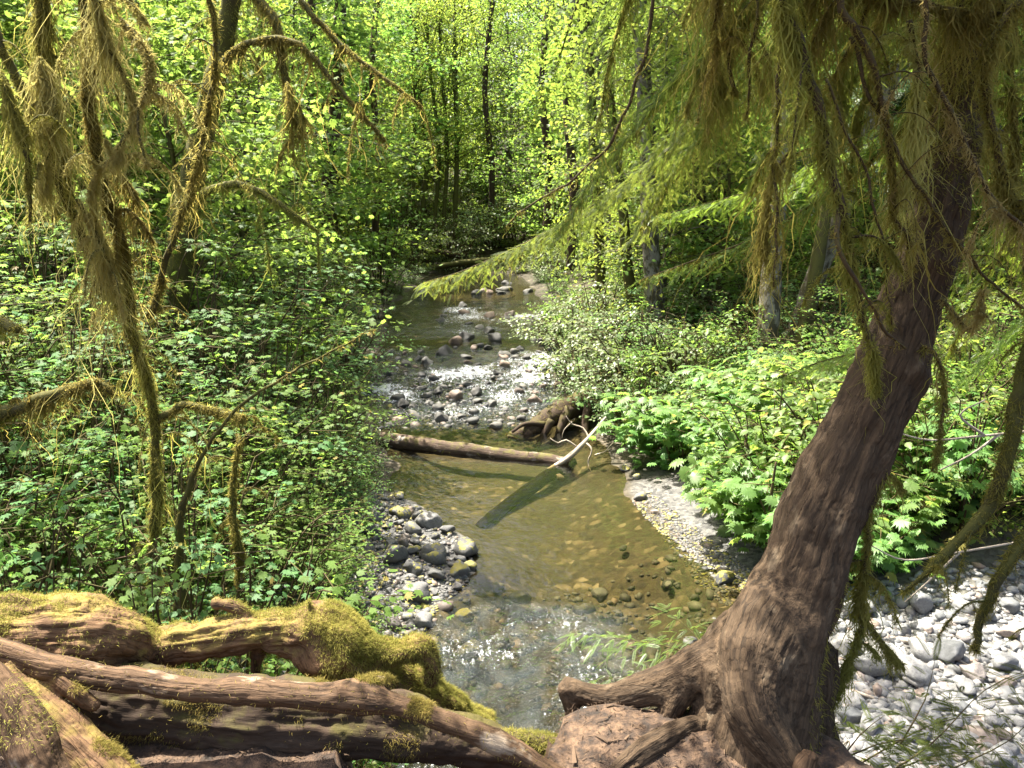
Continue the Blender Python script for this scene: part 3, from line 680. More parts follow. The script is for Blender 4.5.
# feathery boughs that hang across the view
def needle_bough(parent, px, mat, side, sp, seed, name='bough', hang=.5, tm=SPRAY, moss=0, rad=.012, step=.05):
    r = np.random.default_rng(seed + 500); t_ = MB(); c_ = MB()
    ax = bough(t_, c_, np.array([P(*q) for q in px]), r, rad, side, step, sp * .78, tm, hang, .3)
    b = t_.build(name, MATS['bark_twig'], parent); c_.build('needles', MATS[mat], b, attr=False)
    if moss:
        m = drape(MB(), [ax], moss, .13, r, .0035, .05); m.build('moss', MATS['moss_strand'], b, attr=False)
NB = [([(900, -60, 3.2), (760, 60, 4.0), (650, 165, 4.6), (560, 225, 5.0), (470, 268, 5.3), (425, 282, 5.5)], 'needle_hemlock', .75, .16, 160),
      ([(860, -80, 3.2), (740, 10, 3.6), (660, 100, 4.0), (600, 170, 4.2), (560, 230, 4.3)], 'needle_hemlock', .6, .15, 300),
      ([(950, -60, 3.1), (850, 20, 3.6), (760, 90, 4.2), (690, 150, 4.6), (640, 230, 4.9)], 'needle_hemlock', .6, .15, 220),
      ([(700, -120, 3.4), (640, -30, 3.7), (610, 60, 3.9), (600, 120, 4.0)], 'needle_hemlock', .5, .14, 350),
      ([(960, 60, 3.0), (860, 170, 3.6), (760, 235, 4.1), (690, 262, 4.4), (640, 280, 4.6)], 'needle_hemlock', .4, .13, 200),
      ([(1000, 60, 3.2), (900, 130, 4.2), (800, 175, 5.0), (720, 200, 5.6), (660, 215, 6.0)], 'needle_bright', .6, .17, 0),
      ([(1050, -60, 3.3), (960, 0, 3.8), (860, 60, 4.2), (790, 120, 4.5), (750, 190, 4.7)], 'needle_hemlock', .55, .14, 500),
      ([(1100, 20, 3.5), (1000, 90, 3.9), (930, 160, 4.2), (870, 230, 4.4)], 'needle_hemlock', .5, .14, 500),
      ([(840, -120, 3.1), (770, -20, 3.4), (725, 60, 3.6), (705, 140, 3.7)], 'needle_hemlock', .45, .13, 700),
      ([(930, -120, 3.0), (880, -20, 3.3), (845, 60, 3.5), (830, 150, 3.6)], 'needle_hemlock', .4, .13, 700),
      ([(1090, 150, 3.6), (1020, 220, 4.0), (980, 290, 4.3), (950, 350, 4.5)], 'needle_bright', .5, .14, 150),
      ([(1110, 270, 3.8), (1020, 330, 4.3), (965, 380, 4.6)], 'needle_bright', .5, .14, 0),
      ([(930, 330, 2.9), (870, 350, 3.4), (820, 362, 3.8), (780, 378, 4.0)], 'needle_bright', .35, .13, 0)]
for i, (px, m_, sdl, sp, ms) in enumerate(NB): needle_bough(tree, px, m_, sdl, sp, i, moss=ms)

# ------------------------------------------------------------------ fallen and mossy logs on the near bank
rl = np.random.default_rng(5)
def log_thing(name, label, cat, paths, mat, voxel, disp, moss=None, nfuzz=0, mossfun=None, drapes=None, fl=.0115, group=None):
    tb = [sm(PL(q), .025) for q in paths]; v, f3, f4, nr = voxel_union(tb, voxel * .68, 9); at, rad, swt = along(v, tb)
    v = v + nr * (disp * .9 * swt * (fbm(at * np.array([26, 26, 2.2]), 3) - .8 * np.clip(.2 - np.abs(vn(at * np.array([75, 75, 4.5]))), 0, 1) / .2) + disp * 1.8 * fbm(v * 9, 3))[:, None]
    root = thing(name, label, cat, v.mean(0) * np.array([1, 1, 0]) + np.array([0, 0, v[:, 2].min()]), group)
    wb = MB().add(v, f3, f4, at); wb.seam = 1 - swt; wb.build('wood', MATS[mat], root)
    if moss:
        m = MB(); mk = mossfun(v, nr); fuzz(m, v, nr, mk, nfuzz, fl, rl)
        cv = mk > .55
        if cv.sum() > 50:       # the moss cushion under the blades
            pass
        for d in (drapes or []): drape(m, [sm(PL(d[0]), .02)], d[1], d[2], rl, .003, .04, club=.3)
        m.build('moss', MATS[moss], root, attr=False)
    return root
log_thing('mossy_log', 'old log topped with golden moss, its crooked arm reaching over the stream', 'log', [
    [(-90, 645, 2.3, 90), (0, 640, 2.3, 88), (60, 636, 2.32, 84), (105, 636, 2.36, 74), (140, 652, 2.42, 54)],
    [(110, 650, 2.4, 56), (150, 647, 2.43, 40), (210, 640, 2.46, 38), (270, 630, 2.5, 42), (308, 630, 2.5, 52), (330, 648, 2.5, 56)],
    [(300, 622, 2.5, 40), (330, 632, 2.5, 52), (352, 655, 2.5, 58), (385, 676, 2.56, 50), (425, 700, 2.66, 44), (480, 738, 2.85, 40)],
    [(345, 645, 2.5, 40), (376, 652, 2.5, 32), (405, 651, 2.5, 20), (426, 650, 2.5, 18), (433, 662, 2.5, 15), (430, 684, 2.5, 9)],
    [(256, 640, 2.5, 14), (258, 662, 2.5, 12), (259, 680, 2.5, 8)], [(312, 650, 2.5, 16), (316, 672, 2.5, 12), (314, 694, 2.5, 8)],
    [(215, 604, 2.5, 6), (235, 607, 2.5, 8), (262, 618, 2.5, 8)], [(308, 598, 2.5, 4), (310, 612, 2.5, 6)]],
    'bark_log', .010, .012, 'moss_tuft', 130000,
    lambda v, n: (sstep(-.1, .5, n[:, 2] + .6 * fbm(v * 6, 3)) * (.15 + (fbm(v * 13 + 5, 2) > -.3)) * (1 - .85 * ((v[:, 0] < -1.12) & (fbm(v * 5 + 4, 3) > -.45))) + .9 * (v[:, 0] > -.66)) * (1 - .8 * ((v[:, 0] < -.72) & (v[:, 0] > -1.2) & (n[:, 1] < -.25))),
    [([(170, 655, 2.46, 10), (250, 648, 2.5, 10), (320, 655, 2.5, 20)], 700, .07), ([(335, 660, 2.5, 30), (380, 678, 2.55, 30), (430, 700, 2.66, 25)], 1500, .06), ([(380, 660, 2.5, 10), (430, 658, 2.5, 10)], 700, .05)])
log_thing('rotten_log', 'thick dark log with mossy flank lying under the slim pole', 'log', [
    [(-30, 688, 2.25, 55), (60, 692, 2.24, 66), (130, 703, 2.23, 74), (250, 716, 2.22, 78), (380, 724, 2.24, 70), (450, 738, 2.26, 52), (540, 760, 2.22, 34), (660, 790, 2.15, 28)]],
    'bark_dark', .011, .008, 'moss_tuft', 11000, lambda v, n: (fbm(v * 5 + 8, 3) > .38) * sstep(-.5, .5, n[:, 2] + .3) + .015, [([(330, 700, 2.2, 10), (420, 712, 2.2, 10)], 900, .05)])
log_thing('slim_pole', 'slim reddish brown pole lying across the logs, its thin end lowest', 'log', [
    [(-60, 638, 2.12, 29), (0, 654, 2.11, 27), (45, 668, 2.1, 31), (90, 675, 2.1, 26), (200, 690, 2.09, 25), (250, 691, 2.09, 29), (320, 697, 2.08, 25), (362, 698, 2.08, 32), (400, 706, 2.07, 21), (460, 726, 2.04, 18), (500, 742, 2.02, 22), (520, 752, 2.0, 17), (575, 785, 1.96, 16)],
    [(350, 690, 2.1, 18), (378, 684, 2.12, 14), (392, 682, 2.12, 9)]],
    'bark_pole', .008, .004, 'moss_tuft', 7000, lambda v, n: (fbm(v * 6 + 1, 3) > .1) * sstep(.1, .7, n[:, 2]) * (np.abs(v[:, 0] + .42) < .18) + .006, None)
log_thing('weathered_log', 'short weathered log sloping down in the near corner, bare on top', 'log', [
    [(-70, 650, 1.95, 40), (-5, 690, 1.9, 44), (22, 735, 1.84, 46), (48, 790, 1.78, 48)]], 'bark_pole', .009, .006, 'moss_tuft', 1200, lambda v, n: (fbm(v * 7, 3) > .25) * (n[:, 2] > -.2) + .02)
log_thing('moss_streaked_log', 'dark log with streaks of moss sloping beside the weathered one', 'log', [
    [(0, 672, 2.08, 44), (40, 715, 2.02, 46), (80, 752, 1.96, 46), (120, 795, 1.9, 46)], [(40, 668, 2.1, 14), (70, 688, 2.06, 18), (96, 708, 2.05, 10)]], 'bark_log', .009, .006, 'moss_tuft', 6000, lambda v, n: (fbm(v * 8, 3) > .22) * (n[:, 2] > -.1) + .01)
log_thing('mossy_stick', 'mossy stick lying on the soil in front of the leaning tree roots', 'stick', [
    [(505, 738, 2.24, 16), (560, 748, 2.2, 18), (640, 764, 2.12, 18), (720, 790, 2.05, 14)]], 'bark_dark', .007, .003, 'moss_tuft', 9000, lambda v, n: (n[:, 2] > .1) * (fbm(v * 9, 2) > -.4) + .02, None, .012)
log_thing('root_stub', 'stubby grey root end poking from the soil below the trunk', 'root', [[(800, 790, 1.95, 30), (806, 765, 1.95, 26), (812, 752, 1.96, 18)]], 'bark_pole', .007, .004)

# ------------------------------------------------------------------ logs in and beside the stream
def simple_log(name, label, cat, rows, mat, sides=16, rough=.10, rs=5, extra=(), moss=0, mossmat='moss_green', step=.06, fl=.05):
    rw = sm(rows, step); root = thing(name, label, cat, [rw[:, 0].mean(), rw[:, 1].mean(), rw[:, 2].min()])
    mb = MB(); tube(mb, rw, sides, rough, rs)
    for e in extra: tube(mb, sm(e, .05), 6, .1, 10)
    mb.build('wood', MATS[mat], root)
    if moss:
        ps, nn = tube_pts(rw, moss, rng); k = nn[:, 2] > -.1 + .5 * fbm(ps * 3, 2)
        scatter(MB(), *BLADE, ps[k], nn[k] * .6 + rv(rng, k.sum(), .5) - UP * .2, nn[k] + rv(rng, k.sum(), .5), fl * rng.uniform(.5, 1.5, k.sum())).build('moss', MATS[mossmat], root, attr=False)
    return root
simple_log('fallen_log', 'straight fallen log spanning the stream, one end dipping into the water', 'log',
    PL([(330, 434, 10.9, 17), (372, 439, 10.7, 17), (430, 446, 10.45, 16), (500, 455, 10.15, 14), (545, 460, 10.0, 13), (568, 463, 9.9, 12)]), 'bark_fallen', rough=.12, rs=9,
    extra=[PL([(400, 448, 10.5, 4), (412, 458, 10.4, 3), (425, 464, 10.35, 1.5)]), PL([(378, 440, 10.6, 5), (376, 450, 10.5, 3), (366, 457, 10.5, 2)])], moss=260)
sl = np.array([list(G(572, 462, -.08)) + [.085], list(G(545, 478, -.14)) + [.085], list(G(515, 500, -.18)) + [.08], list(G(488, 520, -.22)) + [.07], list(G(470, 538, -.27)) + [.05]])
simple_log('sunken_log', 'dark waterlogged log lying just under the stream surface', 'log', sl, 'bark_wet')
simple_log('mossy_fallen_trunk', 'short mossy trunk jutting from the shaded bank behind the dead branches', 'log',
    PL([(506, 438, 11.2, 8), (530, 430, 11.3, 15), (556, 414, 11.6, 20), (600, 396, 12.0, 24), (660, 380, 12.6, 26)]), 'bark_dark', moss=2600, mossmat='moss_tuft', fl=.04, rough=.22, rs=9,
    extra=[PL([(530, 432, 11.2, 9), (520, 440, 11.1, 6), (508, 436, 11.0, 3)]), PL([(552, 420, 11.3, 10), (542, 438, 11.2, 7), (536, 448, 11.1, 5)]), PL([(570, 408, 11.5, 12), (560, 430, 11.3, 8), (556, 448, 11.2, 4)]), PL([(590, 400, 11.7, 10), (585, 425, 11.4, 8), (590, 445, 11.2, 4)]), PL([(545, 424, 11.3, 7), (525, 424, 11.2, 5), (512, 432, 11.1, 3)]), PL([(610, 398, 11.7, 10), (612, 425, 11.4, 7), (604, 440, 11.3, 4)])])
simple_log('leaning_dead_branch', 'bare pale dead branch leaning out of the water by the log end', 'branch',
    PL([(548, 470, 9.8, 4), (568, 458, 9.85, 6), (585, 442, 9.9, 5), (600, 425, 10.0, 4), (606, 417, 10.0, 2)]), 'wood_pale', 7,
    extra=[PL([(585, 442, 9.9, 2.6), (592, 450, 9.8, 1.8), (588, 462, 9.8, 1.4), (592, 474, 9.7, .8)]), PL([(578, 448, 9.9, 2.4), (566, 440, 9.9, 1.8), (558, 443, 9.9, 1.3), (550, 438, 9.9, .8)]), PL([(590, 440, 9.9, 2.4), (583, 428, 10, 1.6), (572, 424, 10, 1.2), (566, 416, 10, .7)]),
           PL([(595, 455, 9.8, 1.8), (606, 451, 9.9, 1.4), (613, 443, 9.9, 1.1), (624, 445, 9.9, .6)]), PL([(572, 422, 10, 1.2), (564, 430, 10, .9), (562, 438, 10, .6)])])
simple_log('distant_fallen_tree', 'thin dark fallen tree lying on the bank at the stream bend', 'log',
    np.array([list(P(392, 238, 31)) + [.12], list(P(430, 250, 31)) + [.13], list(P(460, 256, 31)) + [.10]]), 'bark_dark', 8)
simple_log('distant_bank_log', 'low dark log along the far waterline at the bend', 'log',
    np.array([list(P(418, 270, 30)) + [.09], list(P(470, 262, 30.5)) + [.12], list(P(530, 258, 31)) + [.12]]), 'bark_mossy', 8)
def lump_thing(name, label, cat, c, sx, sy, sz, mat, seed, nf=3000, fl=.06):
    u = np.linspace(0, 2 * PI, 40, endpoint=False); t = np.linspace(0, PI, 22); U, Tt = np.meshgrid(u, t)
    d = np.stack([np.sin(Tt) * np.cos(U), np.sin(Tt) * np.sin(U), np.cos(Tt)], -1).reshape(-1, 3)
    v = d * (1 + .22 * fbm(d * 1.9 + seed, 4))[:, None] * np.array([sx, sy, sz]) + c
    i = (np.arange(21)[:, None] * 40); j = np.arange(40)[None]; j2 = (j + 1) % 40
    f4 = np.stack([i + j, i + 40 + j, i + 40 + j2, i + j2], -1).reshape(-1, 4)
    root = thing(name, label, cat, c - np.array([0, 0, sz])); MB().add(v, f4=f4).build('wood', MATS[mat], root)
    m = MB(); k = rng.choice(len(v), nf, p=(np.clip(d[:, 2] + .5, .05, 2) / np.clip(d[:, 2] + .5, .05, 2).sum()))
    scatter(m, *BLADE, v[k] + rv(rng, nf, .02), d[k] * .7 + rv(rng, nf, .5) - UP * .3, d[k] + rv(rng, nf, .4), fl * rng.uniform(.5, 1.6, nf)); m.build('moss', MATS['moss_green'], root, attr=False)
lump_thing('mossy_stump', 'round mossy stump overhanging the far edge of the stream', 'stump', P(566, 326, 17.5), .55, .6, .5, 'bark_dark', 3)
lump_thing('mossy_root_mound', 'mossy root mound in the dark hollow above the dead branches', 'stump', P(640, 405, 12.0), .5, .6, .45, 'bark_dark', 8, 2500)

# ------------------------------------------------------------------ stones
def stone_mesh(seed, mat, flat):
    import bmesh
    bm = bmesh.new(); bmesh.ops.create_icosphere(bm, subdivisions=3, radius=1.0); v = np.array([x.co[:] for x in bm.verts])
    f = np.array([[q.index for q in p.verts] for p in bm.faces]); bm.free()
    r = np.random.default_rng(seed)
    for k in range(9):      # a few worn facets
        n = nrm(r.normal(0, 1, 3)); h_ = r.uniform(.52, .85); d = v @ n; v = v - n[None] * (np.clip(d - h_, 0, None) * .9)[:, None]
    v = v * (1 + .13 * fbm(v * 1.8 + seed, 4))[:, None] * np.array([1, r.uniform(.65, .95), flat])
    return MB().add(v, f3=f).mesh('river_stone', MATS[mat], attr=False)
SM = {m: [stone_mesh(i * 3 + 1, m, fl) for i, fl in enumerate((.55, .7, .5, .62, .8))] for m in ('stone', 'stone_dry', 'stone_wet')}
def stone(x, y, s, mat, label, group, sink=.35, rz=None):
    me = random.choice(SM[mat]); o = bpy.data.objects.new('river_stone', me); col.objects.link(o)
    o.scale = (s, s * random.uniform(.8, 1.1), s * random.uniform(.8, 1.2)); o.rotation_euler = (random.gauss(0, .18), random.gauss(0, .18), random.uniform(0, 6.28) if rz is None else rz)
    o.location = (x, y, max(gh1(x, y), -9) + s * (.6 - sink)); tag(o, label, 'stone', group); return o
def pebbles(name, label, pts, sz, mat, sub=1):
    import bmesh
    bm = bmesh.new(); bmesh.ops.create_icosphere(bm, subdivisions=sub, radius=1.0); v = np.array([x.co[:] for x in bm.verts]); f = np.array([[q.index for q in p.verts] for p in bm.faces]); bm.free()
    N = len(pts); a = rv(rng, N, 1) * np.array([1, 1, .25]); n = UP + rv(rng, N, .3); m = MB()
    for k in range(5):
        vv = v * (1 + .25 * fbm(v * 1.3 + k * 5, 2))[:, None] * np.array([.75, 1, .5]); i = np.arange(N) % 5 == k
        scatter(m, vv, f, pts[i], a[i], n[i], sz[i])
    o = m.build(name, MATS[mat], attr=False); tag(o, label, 'gravel', kind='stuff')
placed = []
def try_place(x, y, s, gap=.75):
    for (a, b, c) in placed:
        if (a - x) ** 2 + (b - y) ** 2 < ((s + c) * gap) ** 2: return False
    placed.append((x, y, s)); return True
# cobble bar on the near side of the pool
poly = [(310, 560), (330, 505), (398, 492), (425, 512), (470, 545), (468, 572), (430, 603), (392, 640), (350, 640), (320, 600)]
n = 0; t0 = 0
while n < 105 and t0 < 6000:
    t0 += 1; px, py = random.uniform(300, 475), random.uniform(488, 640)
    if not in_poly(px, py, poly): continue
    q = G(px, py, .08); s = random.choice([.04, .05, .06, .06, .08, .10, .13, .16]) * random.uniform(.85, 1.2)
    if try_place(q[0], q[1], s, .82):
        stone(q[0], q[1], s, 'stone', 'grey rounded cobble in the cobble bar beside the still pool', 'cobbles on the bar beside the pool', .25); n += 1
for (px, py, s, lb) in [(400, 517, .13, 'moss capped grey boulder at the top of the cobble bar'), (432, 557, .15, 'pale mossy boulder in the middle of the cobble bar'), (459, 566, .11, 'dark grey boulder at the water edge of the cobble bar'), (447, 527, .10, 'pale round boulder at the pool edge of the cobble bar')]:
    q = G(px, py, .1); o = stone(q[0], q[1], s, 'stone', lb, None, .2)
# riffle
n = 0; t0 = 0
while n < 85 and t0 < 6000:
    t0 += 1; px, py = random.uniform(360, 545), random.uniform(352, 428)
    q = G(px, py, .1); y = q[1]; x = q[0]
    if not (float(xL(y)) - .3 < x < float(xR(y)) + .3) or not 11.4 < y < 17: continue
    s = random.uniform(.06, .15)
    if try_place(x, y, s, .9):
        o = stone(x, y, s, 'stone_wet', 'dark wet stone breaking the white water of the riffle', 'stones in the white riffle'); o.location.z = wl(y) + s * random.uniform(-.25, .2); n += 1
for k in range(34):     # stones along the bend and by the stump
    px, py = (random.uniform(425, 560), random.uniform(304, 352)) if k < 22 else (random.uniform(420, 530), random.uniform(286, 298))
    q = G(px, py, .3); s = random.uniform(.1, .26)
    o = stone(q[0], q[1], s, 'stone_wet', 'dark mossy stone in the shallows upstream of the riffle', 'stones upstream of the riffle'); o.location.z = max(gh1(q[0], q[1]), wl(q[1]) - .03) + .1 * s
for (px, py, s) in [(624, 540, .06), (600, 585, .09), (560, 470, .07), (625, 470, .08), (640, 500, .09), (636, 480, .07), (655, 515, .06), (540, 600, .10), (495, 580, .08), (580, 600, .07), (520, 588, .12), (465, 610, .09), (670, 575, .06), (470, 640, .12), (425, 625, .1), (410, 600, .11), (395, 655, .12)]:
    q = G(px, py, 0); o = stone(q[0], q[1], s, random.choice(['stone', 'stone_wet']), 'single stone in the shallow water of the near pool', 'scattered stones in the near pool'); o.location.z = max(gh1(q[0], q[1]) + .3 * s, -.10)
q = G(725, 570, .1); stone(q[0], q[1], .12, 'stone', 'flat pale boulder at the tip of the gravel spit', None)
# dry side channel beside the leaning tree
placed = []; n = 0; t0 = 0
while n < 120 and t0 < 9000:
    t0 += 1; px, py = random.uniform(790, 1060), random.uniform(606, 790)
    q = G(px, py, .2); s = random.choice([.04, .05, .06, .07, .09, .12]) * random.uniform(.8, 1.2)
    if parts_h(q[:1], q[1:2])[1][0] > .3: continue
    if try_place(q[0], q[1], s, .8):
        stone(q[0], q[1], s, 'stone_dry', 'sun bleached stone in the dry side channel beside the leaning tree', 'stones in the dry side channel', .2); n += 1
for (px, py, s, lb) in [(910, 672, .15, 'white boulder with one flat face in the dry channel'), (948, 655, .17, 'moss covered boulder beside the white one in the dry channel'), (845, 640, .14, 'broad grey boulder with lichen close behind the leaning trunk'), (1005, 668, .12, 'tan boulder at the far side of the dry channel'), (870, 720, .10, 'blue grey boulder half in shade below the hanging moss'), (998, 757, .11, 'white boulder in the near corner of the dry channel')]:
    q = G(px, py, .22); stone(q[0], q[1], s, 'stone_dry', lb, None, .15)
def gpts(poly, N, z, zoff=.0):
    out = []; xs = [p[0] for p in poly]; ys = [p[1] for p in poly]
    while len(out) < N:
        px, py = random.uniform(min(xs), max(xs)), random.uniform(min(ys), max(ys))
        if in_poly(px, py, poly): out.append(G(px, py, z))
    a = np.array(out); a[:, 2] = gh(a[:, 0], a[:, 1]) + zoff; return a
p1 = gpts([(775, 585), (1080, 580), (1120, 800), (820, 800)], 4600, .2); pebbles('dry_channel_gravel', 'pale small stones filling the dry side channel', p1, rng.lognormal(-3.5, .45, len(p1)), 'stone_dry')
p1 = gpts([(290, 560), (325, 500), (398, 490), (430, 512), (474, 545), (470, 575), (430, 608), (380, 660), (300, 620)], 3200, .08); pebbles('cobble_bar_gravel', 'small dark pebbles between the cobbles of the bar', p1, rng.lognormal(-3.9, .4, len(p1)), 'stone')
p1 = gpts([(630, 495), (650, 490), (700, 530), (760, 575), (770, 610), (735, 600), (700, 572)], 2600, .06); pebbles('gravel_spit', 'grey fine gravel spit curving along the leafy bank', p1, rng.lognormal(-4.2, .35, len(p1)), 'stone')
p1 = gpts([(370, 380), (550, 380), (545, 425), (380, 430)], 900, .0); p1[:, 2] = np.maximum(p1[:, 2], wl(p1[:, 1]) - .03); pebbles('riffle_rubble', 'small wet stones strewn through the riffle', p1, rng.lognormal(-3.1, .35, len(p1)), 'stone_wet')
p1 = gpts([(470, 600), (720, 560), (720, 640), (640, 700), (450, 700), (400, 650)], 500, -.2); pebbles('streambed_stones', 'amber and grey stones on the stream bed', p1, rng.lognormal(-3.3, .4, len(p1)), 'stone_wet')

# ------------------------------------------------------------------ plant prototypes
def proto(name, cat, a, amat, b, bmat, an='trunk', bn='crown'):
    t = thing(name, '', cat, (0, 0, -60)); t.location = (0, 0, 0)
    a.build(an, MATS[amat], t); b.build(bn, MATS[bmat], t, attr=False); return t
PROTO = {}
for k in range(3): PROTO['alder%d' % k] = proto('alder_tree', 'tree', *sum([[m, n] for m, n in zip(broadleaf(20 + k, 14 + k, 3.5, 3.0, 30, 7, 26, .115, .17), ('bark_alder', 'leaf_alder'))], []))
for k in range(2): PROTO['maple%d' % k] = proto('maple_tree', 'tree', *sum([[m, n] for m, n in zip(broadleaf(40 + k, 11 + 2 * k, 1.6, 3.6, 30, 8, 24, .13, .19, .1, MAPLE, .06), ('bark_mossy', 'leaf_maple'))], []))
for k in range(2): PROTO['mid%d' % k] = proto('forest_tree', 'tree', *sum([[m, n] for m, n in zip(broadleaf(50 + k, 12 + 2 * k, 2.0, 3.0, 32, 7, 24, .11, .17), ('bark_alder', 'leaf_mid'))], []))
for k in range(2): PROTO['young%d' % k] = proto('young_maple', 'tree', *sum([[m, n] for m, n in zip(broadleaf(30 + k, 6.5, .5, 2.3, 38, 8, 22, .115, .07, .12, MAPLE, .05), ('bark_mossy', 'leaf_maple'))], []))
for k in range(2): PROTO['thick%d' % k] = proto('leafy_alder', 'tree', *sum([[m, n] for m, n in zip(broadleaf(33 + k, 8, .4, 2.6, 46, 8, 26, .12, .09, .1, LEAF4, .08), ('bark_alder', 'leaf_alder'))], []))
for k in range(2): PROTO['green%d' % k] = proto('leafy_tree', 'tree', *sum([[m, n] for m, n in zip(broadleaf(36 + k, 7.5, .4, 2.5, 44, 8, 24, .11, .09, .1, LEAF4, .08), ('bark_alder', 'leaf_mid'))], []))
for k in range(2): PROTO['con%d' % k] = proto('hemlock_tree', 'tree', *sum([[m, n] for m, n in zip(conifer(70 + k, 17, 1.5 + k, 3.2, 85, .22), ('bark_dark', 'needle_dark'))], []))
SHR = {  # shrubs
    'vine0': ('vine_maple', shrub(80, 2.3, 1.25, 24, 13, .075, MAPLE, .2), 'leaf_maple'), 'vine1': ('vine_maple', shrub(81, 2.8, 1.4, 26, 13, .08, MAPLE, .2), 'leaf_blue'),
    'huck0': ('huckleberry_bush', shrub(82, 1.5, .9, 30, 16, .042, LEAF8, .15), 'leaf_blue'), 'huck1': ('huckleberry_bush', shrub(83, 1.8, 1.1, 32, 16, .046, LEAF8, .15), 'leaf_maple'),
    'salmon0': ('salmonberry_bush', shrub(84, 1.7, 1.0, 30, 11, .085, LEAF8, .35), 'leaf_mid'), 'salmon1': ('salmonberry_bush', shrub(85, 1.6, 1.1, 30, 12, .075, LEAF8, .35), 'leaf_silver'),
    'berry0': ('thimbleberry_bush', shrub(86, 1.0, .7, 30, 5, .155, BERRY, .25, .12, .4), 'leaf_berry'), 'berry1': ('thimbleberry_bush', shrub(87, .8, .65, 26, 5, .125, BERRY, .25, .12, .35), 'leaf_berry'),
    'dark0': ('evergreen_shrub', shrub(88, 1.3, .9, 28, 13, .06, LEAF8, .3), 'leaf_blue')}
for k, (nm, (st, lf), lm) in SHR.items(): PROTO[k] = proto(nm, 'shrub', st, 'bark_twig', lf, lm, 'stems', 'foliage')
fr_t = thing('sword_fern', '', 'fern'); fern(90, 22, .85).build('fronds', MATS['leaf_fern'], fr_t, smooth=False, attr=False); PROTO['fern0'] = fr_t
USED = set()
def put(key, x, y, label, group, scale=1.0, rz=None, z=None, tilt=(0, 0)):
    zz = gh1(x, y) - .05 if z is None else z; rz = random.uniform(0, 6.28) if rz is None else rz; t = PROTO[key]
    if key not in USED:
        USED.add(key); t.location = (x, y, zz); t.rotation_euler = (tilt[0], tilt[1], rz); t.scale = (scale,) * 3 if not hasattr(scale, '__len__') else scale; t['label'] = label; t['group'] = group; return t
    return dup(t, (x, y, zz), rz, scale, label, group, tilt)
def put_clear(key, x, y, label, group, r, h, scale=1.0, **k):
    z = gh1(x, y)
    if blocks(x, y, z, r * scale * .8, h * scale): return None
    return put(key, x, y, label, group, scale, **k)
SZ = {'vine0': (1.25, 2.3), 'vine1': (1.4, 2.8), 'huck0': (.9, 1.5), 'huck1': (1.1, 1.8), 'salmon0': (1, 1.7), 'salmon1': (1.1, 1.6), 'berry0': (.7, 1.0), 'berry1': (.65, .8), 'dark0': (.9, 1.3), 'fern0': (.7, .6)}
LBL = {'vine0': 'vine maple shrub with lobed yellow green leaves', 'vine1': 'vine maple shrub with bluish green lobed leaves', 'huck0': 'fine leaved bluish green huckleberry bush', 'huck1': 'fine leaved fresh green huckleberry bush',
       'salmon0': 'bushy green salmonberry thicket', 'salmon1': 'silvery leaved sunlit bush', 'berry0': 'broad leaved bright green thimbleberry bush', 'berry1': 'low broad leaved thimbleberry plant', 'dark0': 'dark green small leaved shrub', 'fern0': 'sword fern with arching fronds'}
def fill(keys, N, xr, yr, where, grp, sc_=(.8, 1.2), cond=None, mind=.55):
    done = []; t = 0; c = 0
    while c < N and t < N * 40:
        t += 1; y = random.uniform(*yr); x = random.uniform(*(xr(y) if callable(xr) else xr))
        if cond and not cond(x, y): continue
        if any((a - x) ** 2 + (b - y) ** 2 < mind ** 2 for a, b in done): continue
        k = random.choice(keys); s_ = random.uniform(*sc_); r_, h_ = SZ[k]
        if put_clear(k, x, y, LBL[k] + ' ' + where, LBL[k].split(' with')[0] + ' plants ' + grp, r_, h_, s_): done.append((x, y)); c += 1
inview = lambda x, y: abs(x) < .75 * y + 1.2
# near bank thicket between the logs and the stream bend
fill(['vine0', 'vine1', 'vine0', 'huck1'], 34, lambda y: (float(xL(y)) - 4.2, float(xL(y)) - .2), (3.5, 8.0), 'crowding the bank behind the mossy logs', 'behind the mossy logs', (.75, 1.05), lambda x, y: inview(x, y) and gh1(x, y) < 1.9)
fill(['vine1', 'huck0', 'vine0', 'huck1'], 46, lambda y: (float(xL(y)) - 5.5, float(xL(y)) - .1), (7.5, 15), 'on the stream bank beside the fallen log', 'on the bank beside the fallen log', (.8, 1.2), inview)
fill(['salmon1', 'salmon0', 'huck1', 'vine0'], 44, lambda y: (float(xL(y)) - 11, float(xL(y)) - .1), (14, 32), 'far up the shaded stream bank', 'up the shaded bank', (.9, 1.4), inview, .9)
# leafy bank across the pool
fill(['berry0', 'berry1', 'berry0'], 34, lambda y: (float(xR(y)) + .55, float(xR(y)) + 4.5), (6.6, 10.5), 'on the sunny bank above the gravel spit', 'above the gravel spit', (.8, 1.25), lambda x, y: inview(x, y), .42)
fill(['berry0', 'salmon0', 'huck1', 'fern0'], 30, lambda y: (2.6, 7.5), (6.4, 9.5), 'at the edge of the dry channel', 'behind the dry channel', (.8, 1.2), inview, .6)
fill(['salmon1', 'salmon0', 'dark0', 'huck1', 'dark0'], 44, lambda y: (float(xR(y)) + .3, float(xR(y)) + 6), (10.3, 17), 'on the wooded bank past the leafy slope', 'past the leafy slope', (.75, 1.15), inview, .7)
fill(['salmon1', 'salmon0', 'huck1', 'dark0'], 40, lambda y: (float(xR(y)) + .3, float(xR(y)) + 14), (16, 34), 'among the trees up the wooded bank', 'up the wooded bank', (.9, 1.4), inview, 1.0)
fill(['salmon1', 'salmon0', 'vine0', 'salmon1'], 44, (-12, 8), (31.5, 41), 'beyond the bend of the stream', 'beyond the stream bend', (1.1, 1.6), inview, 1.2)
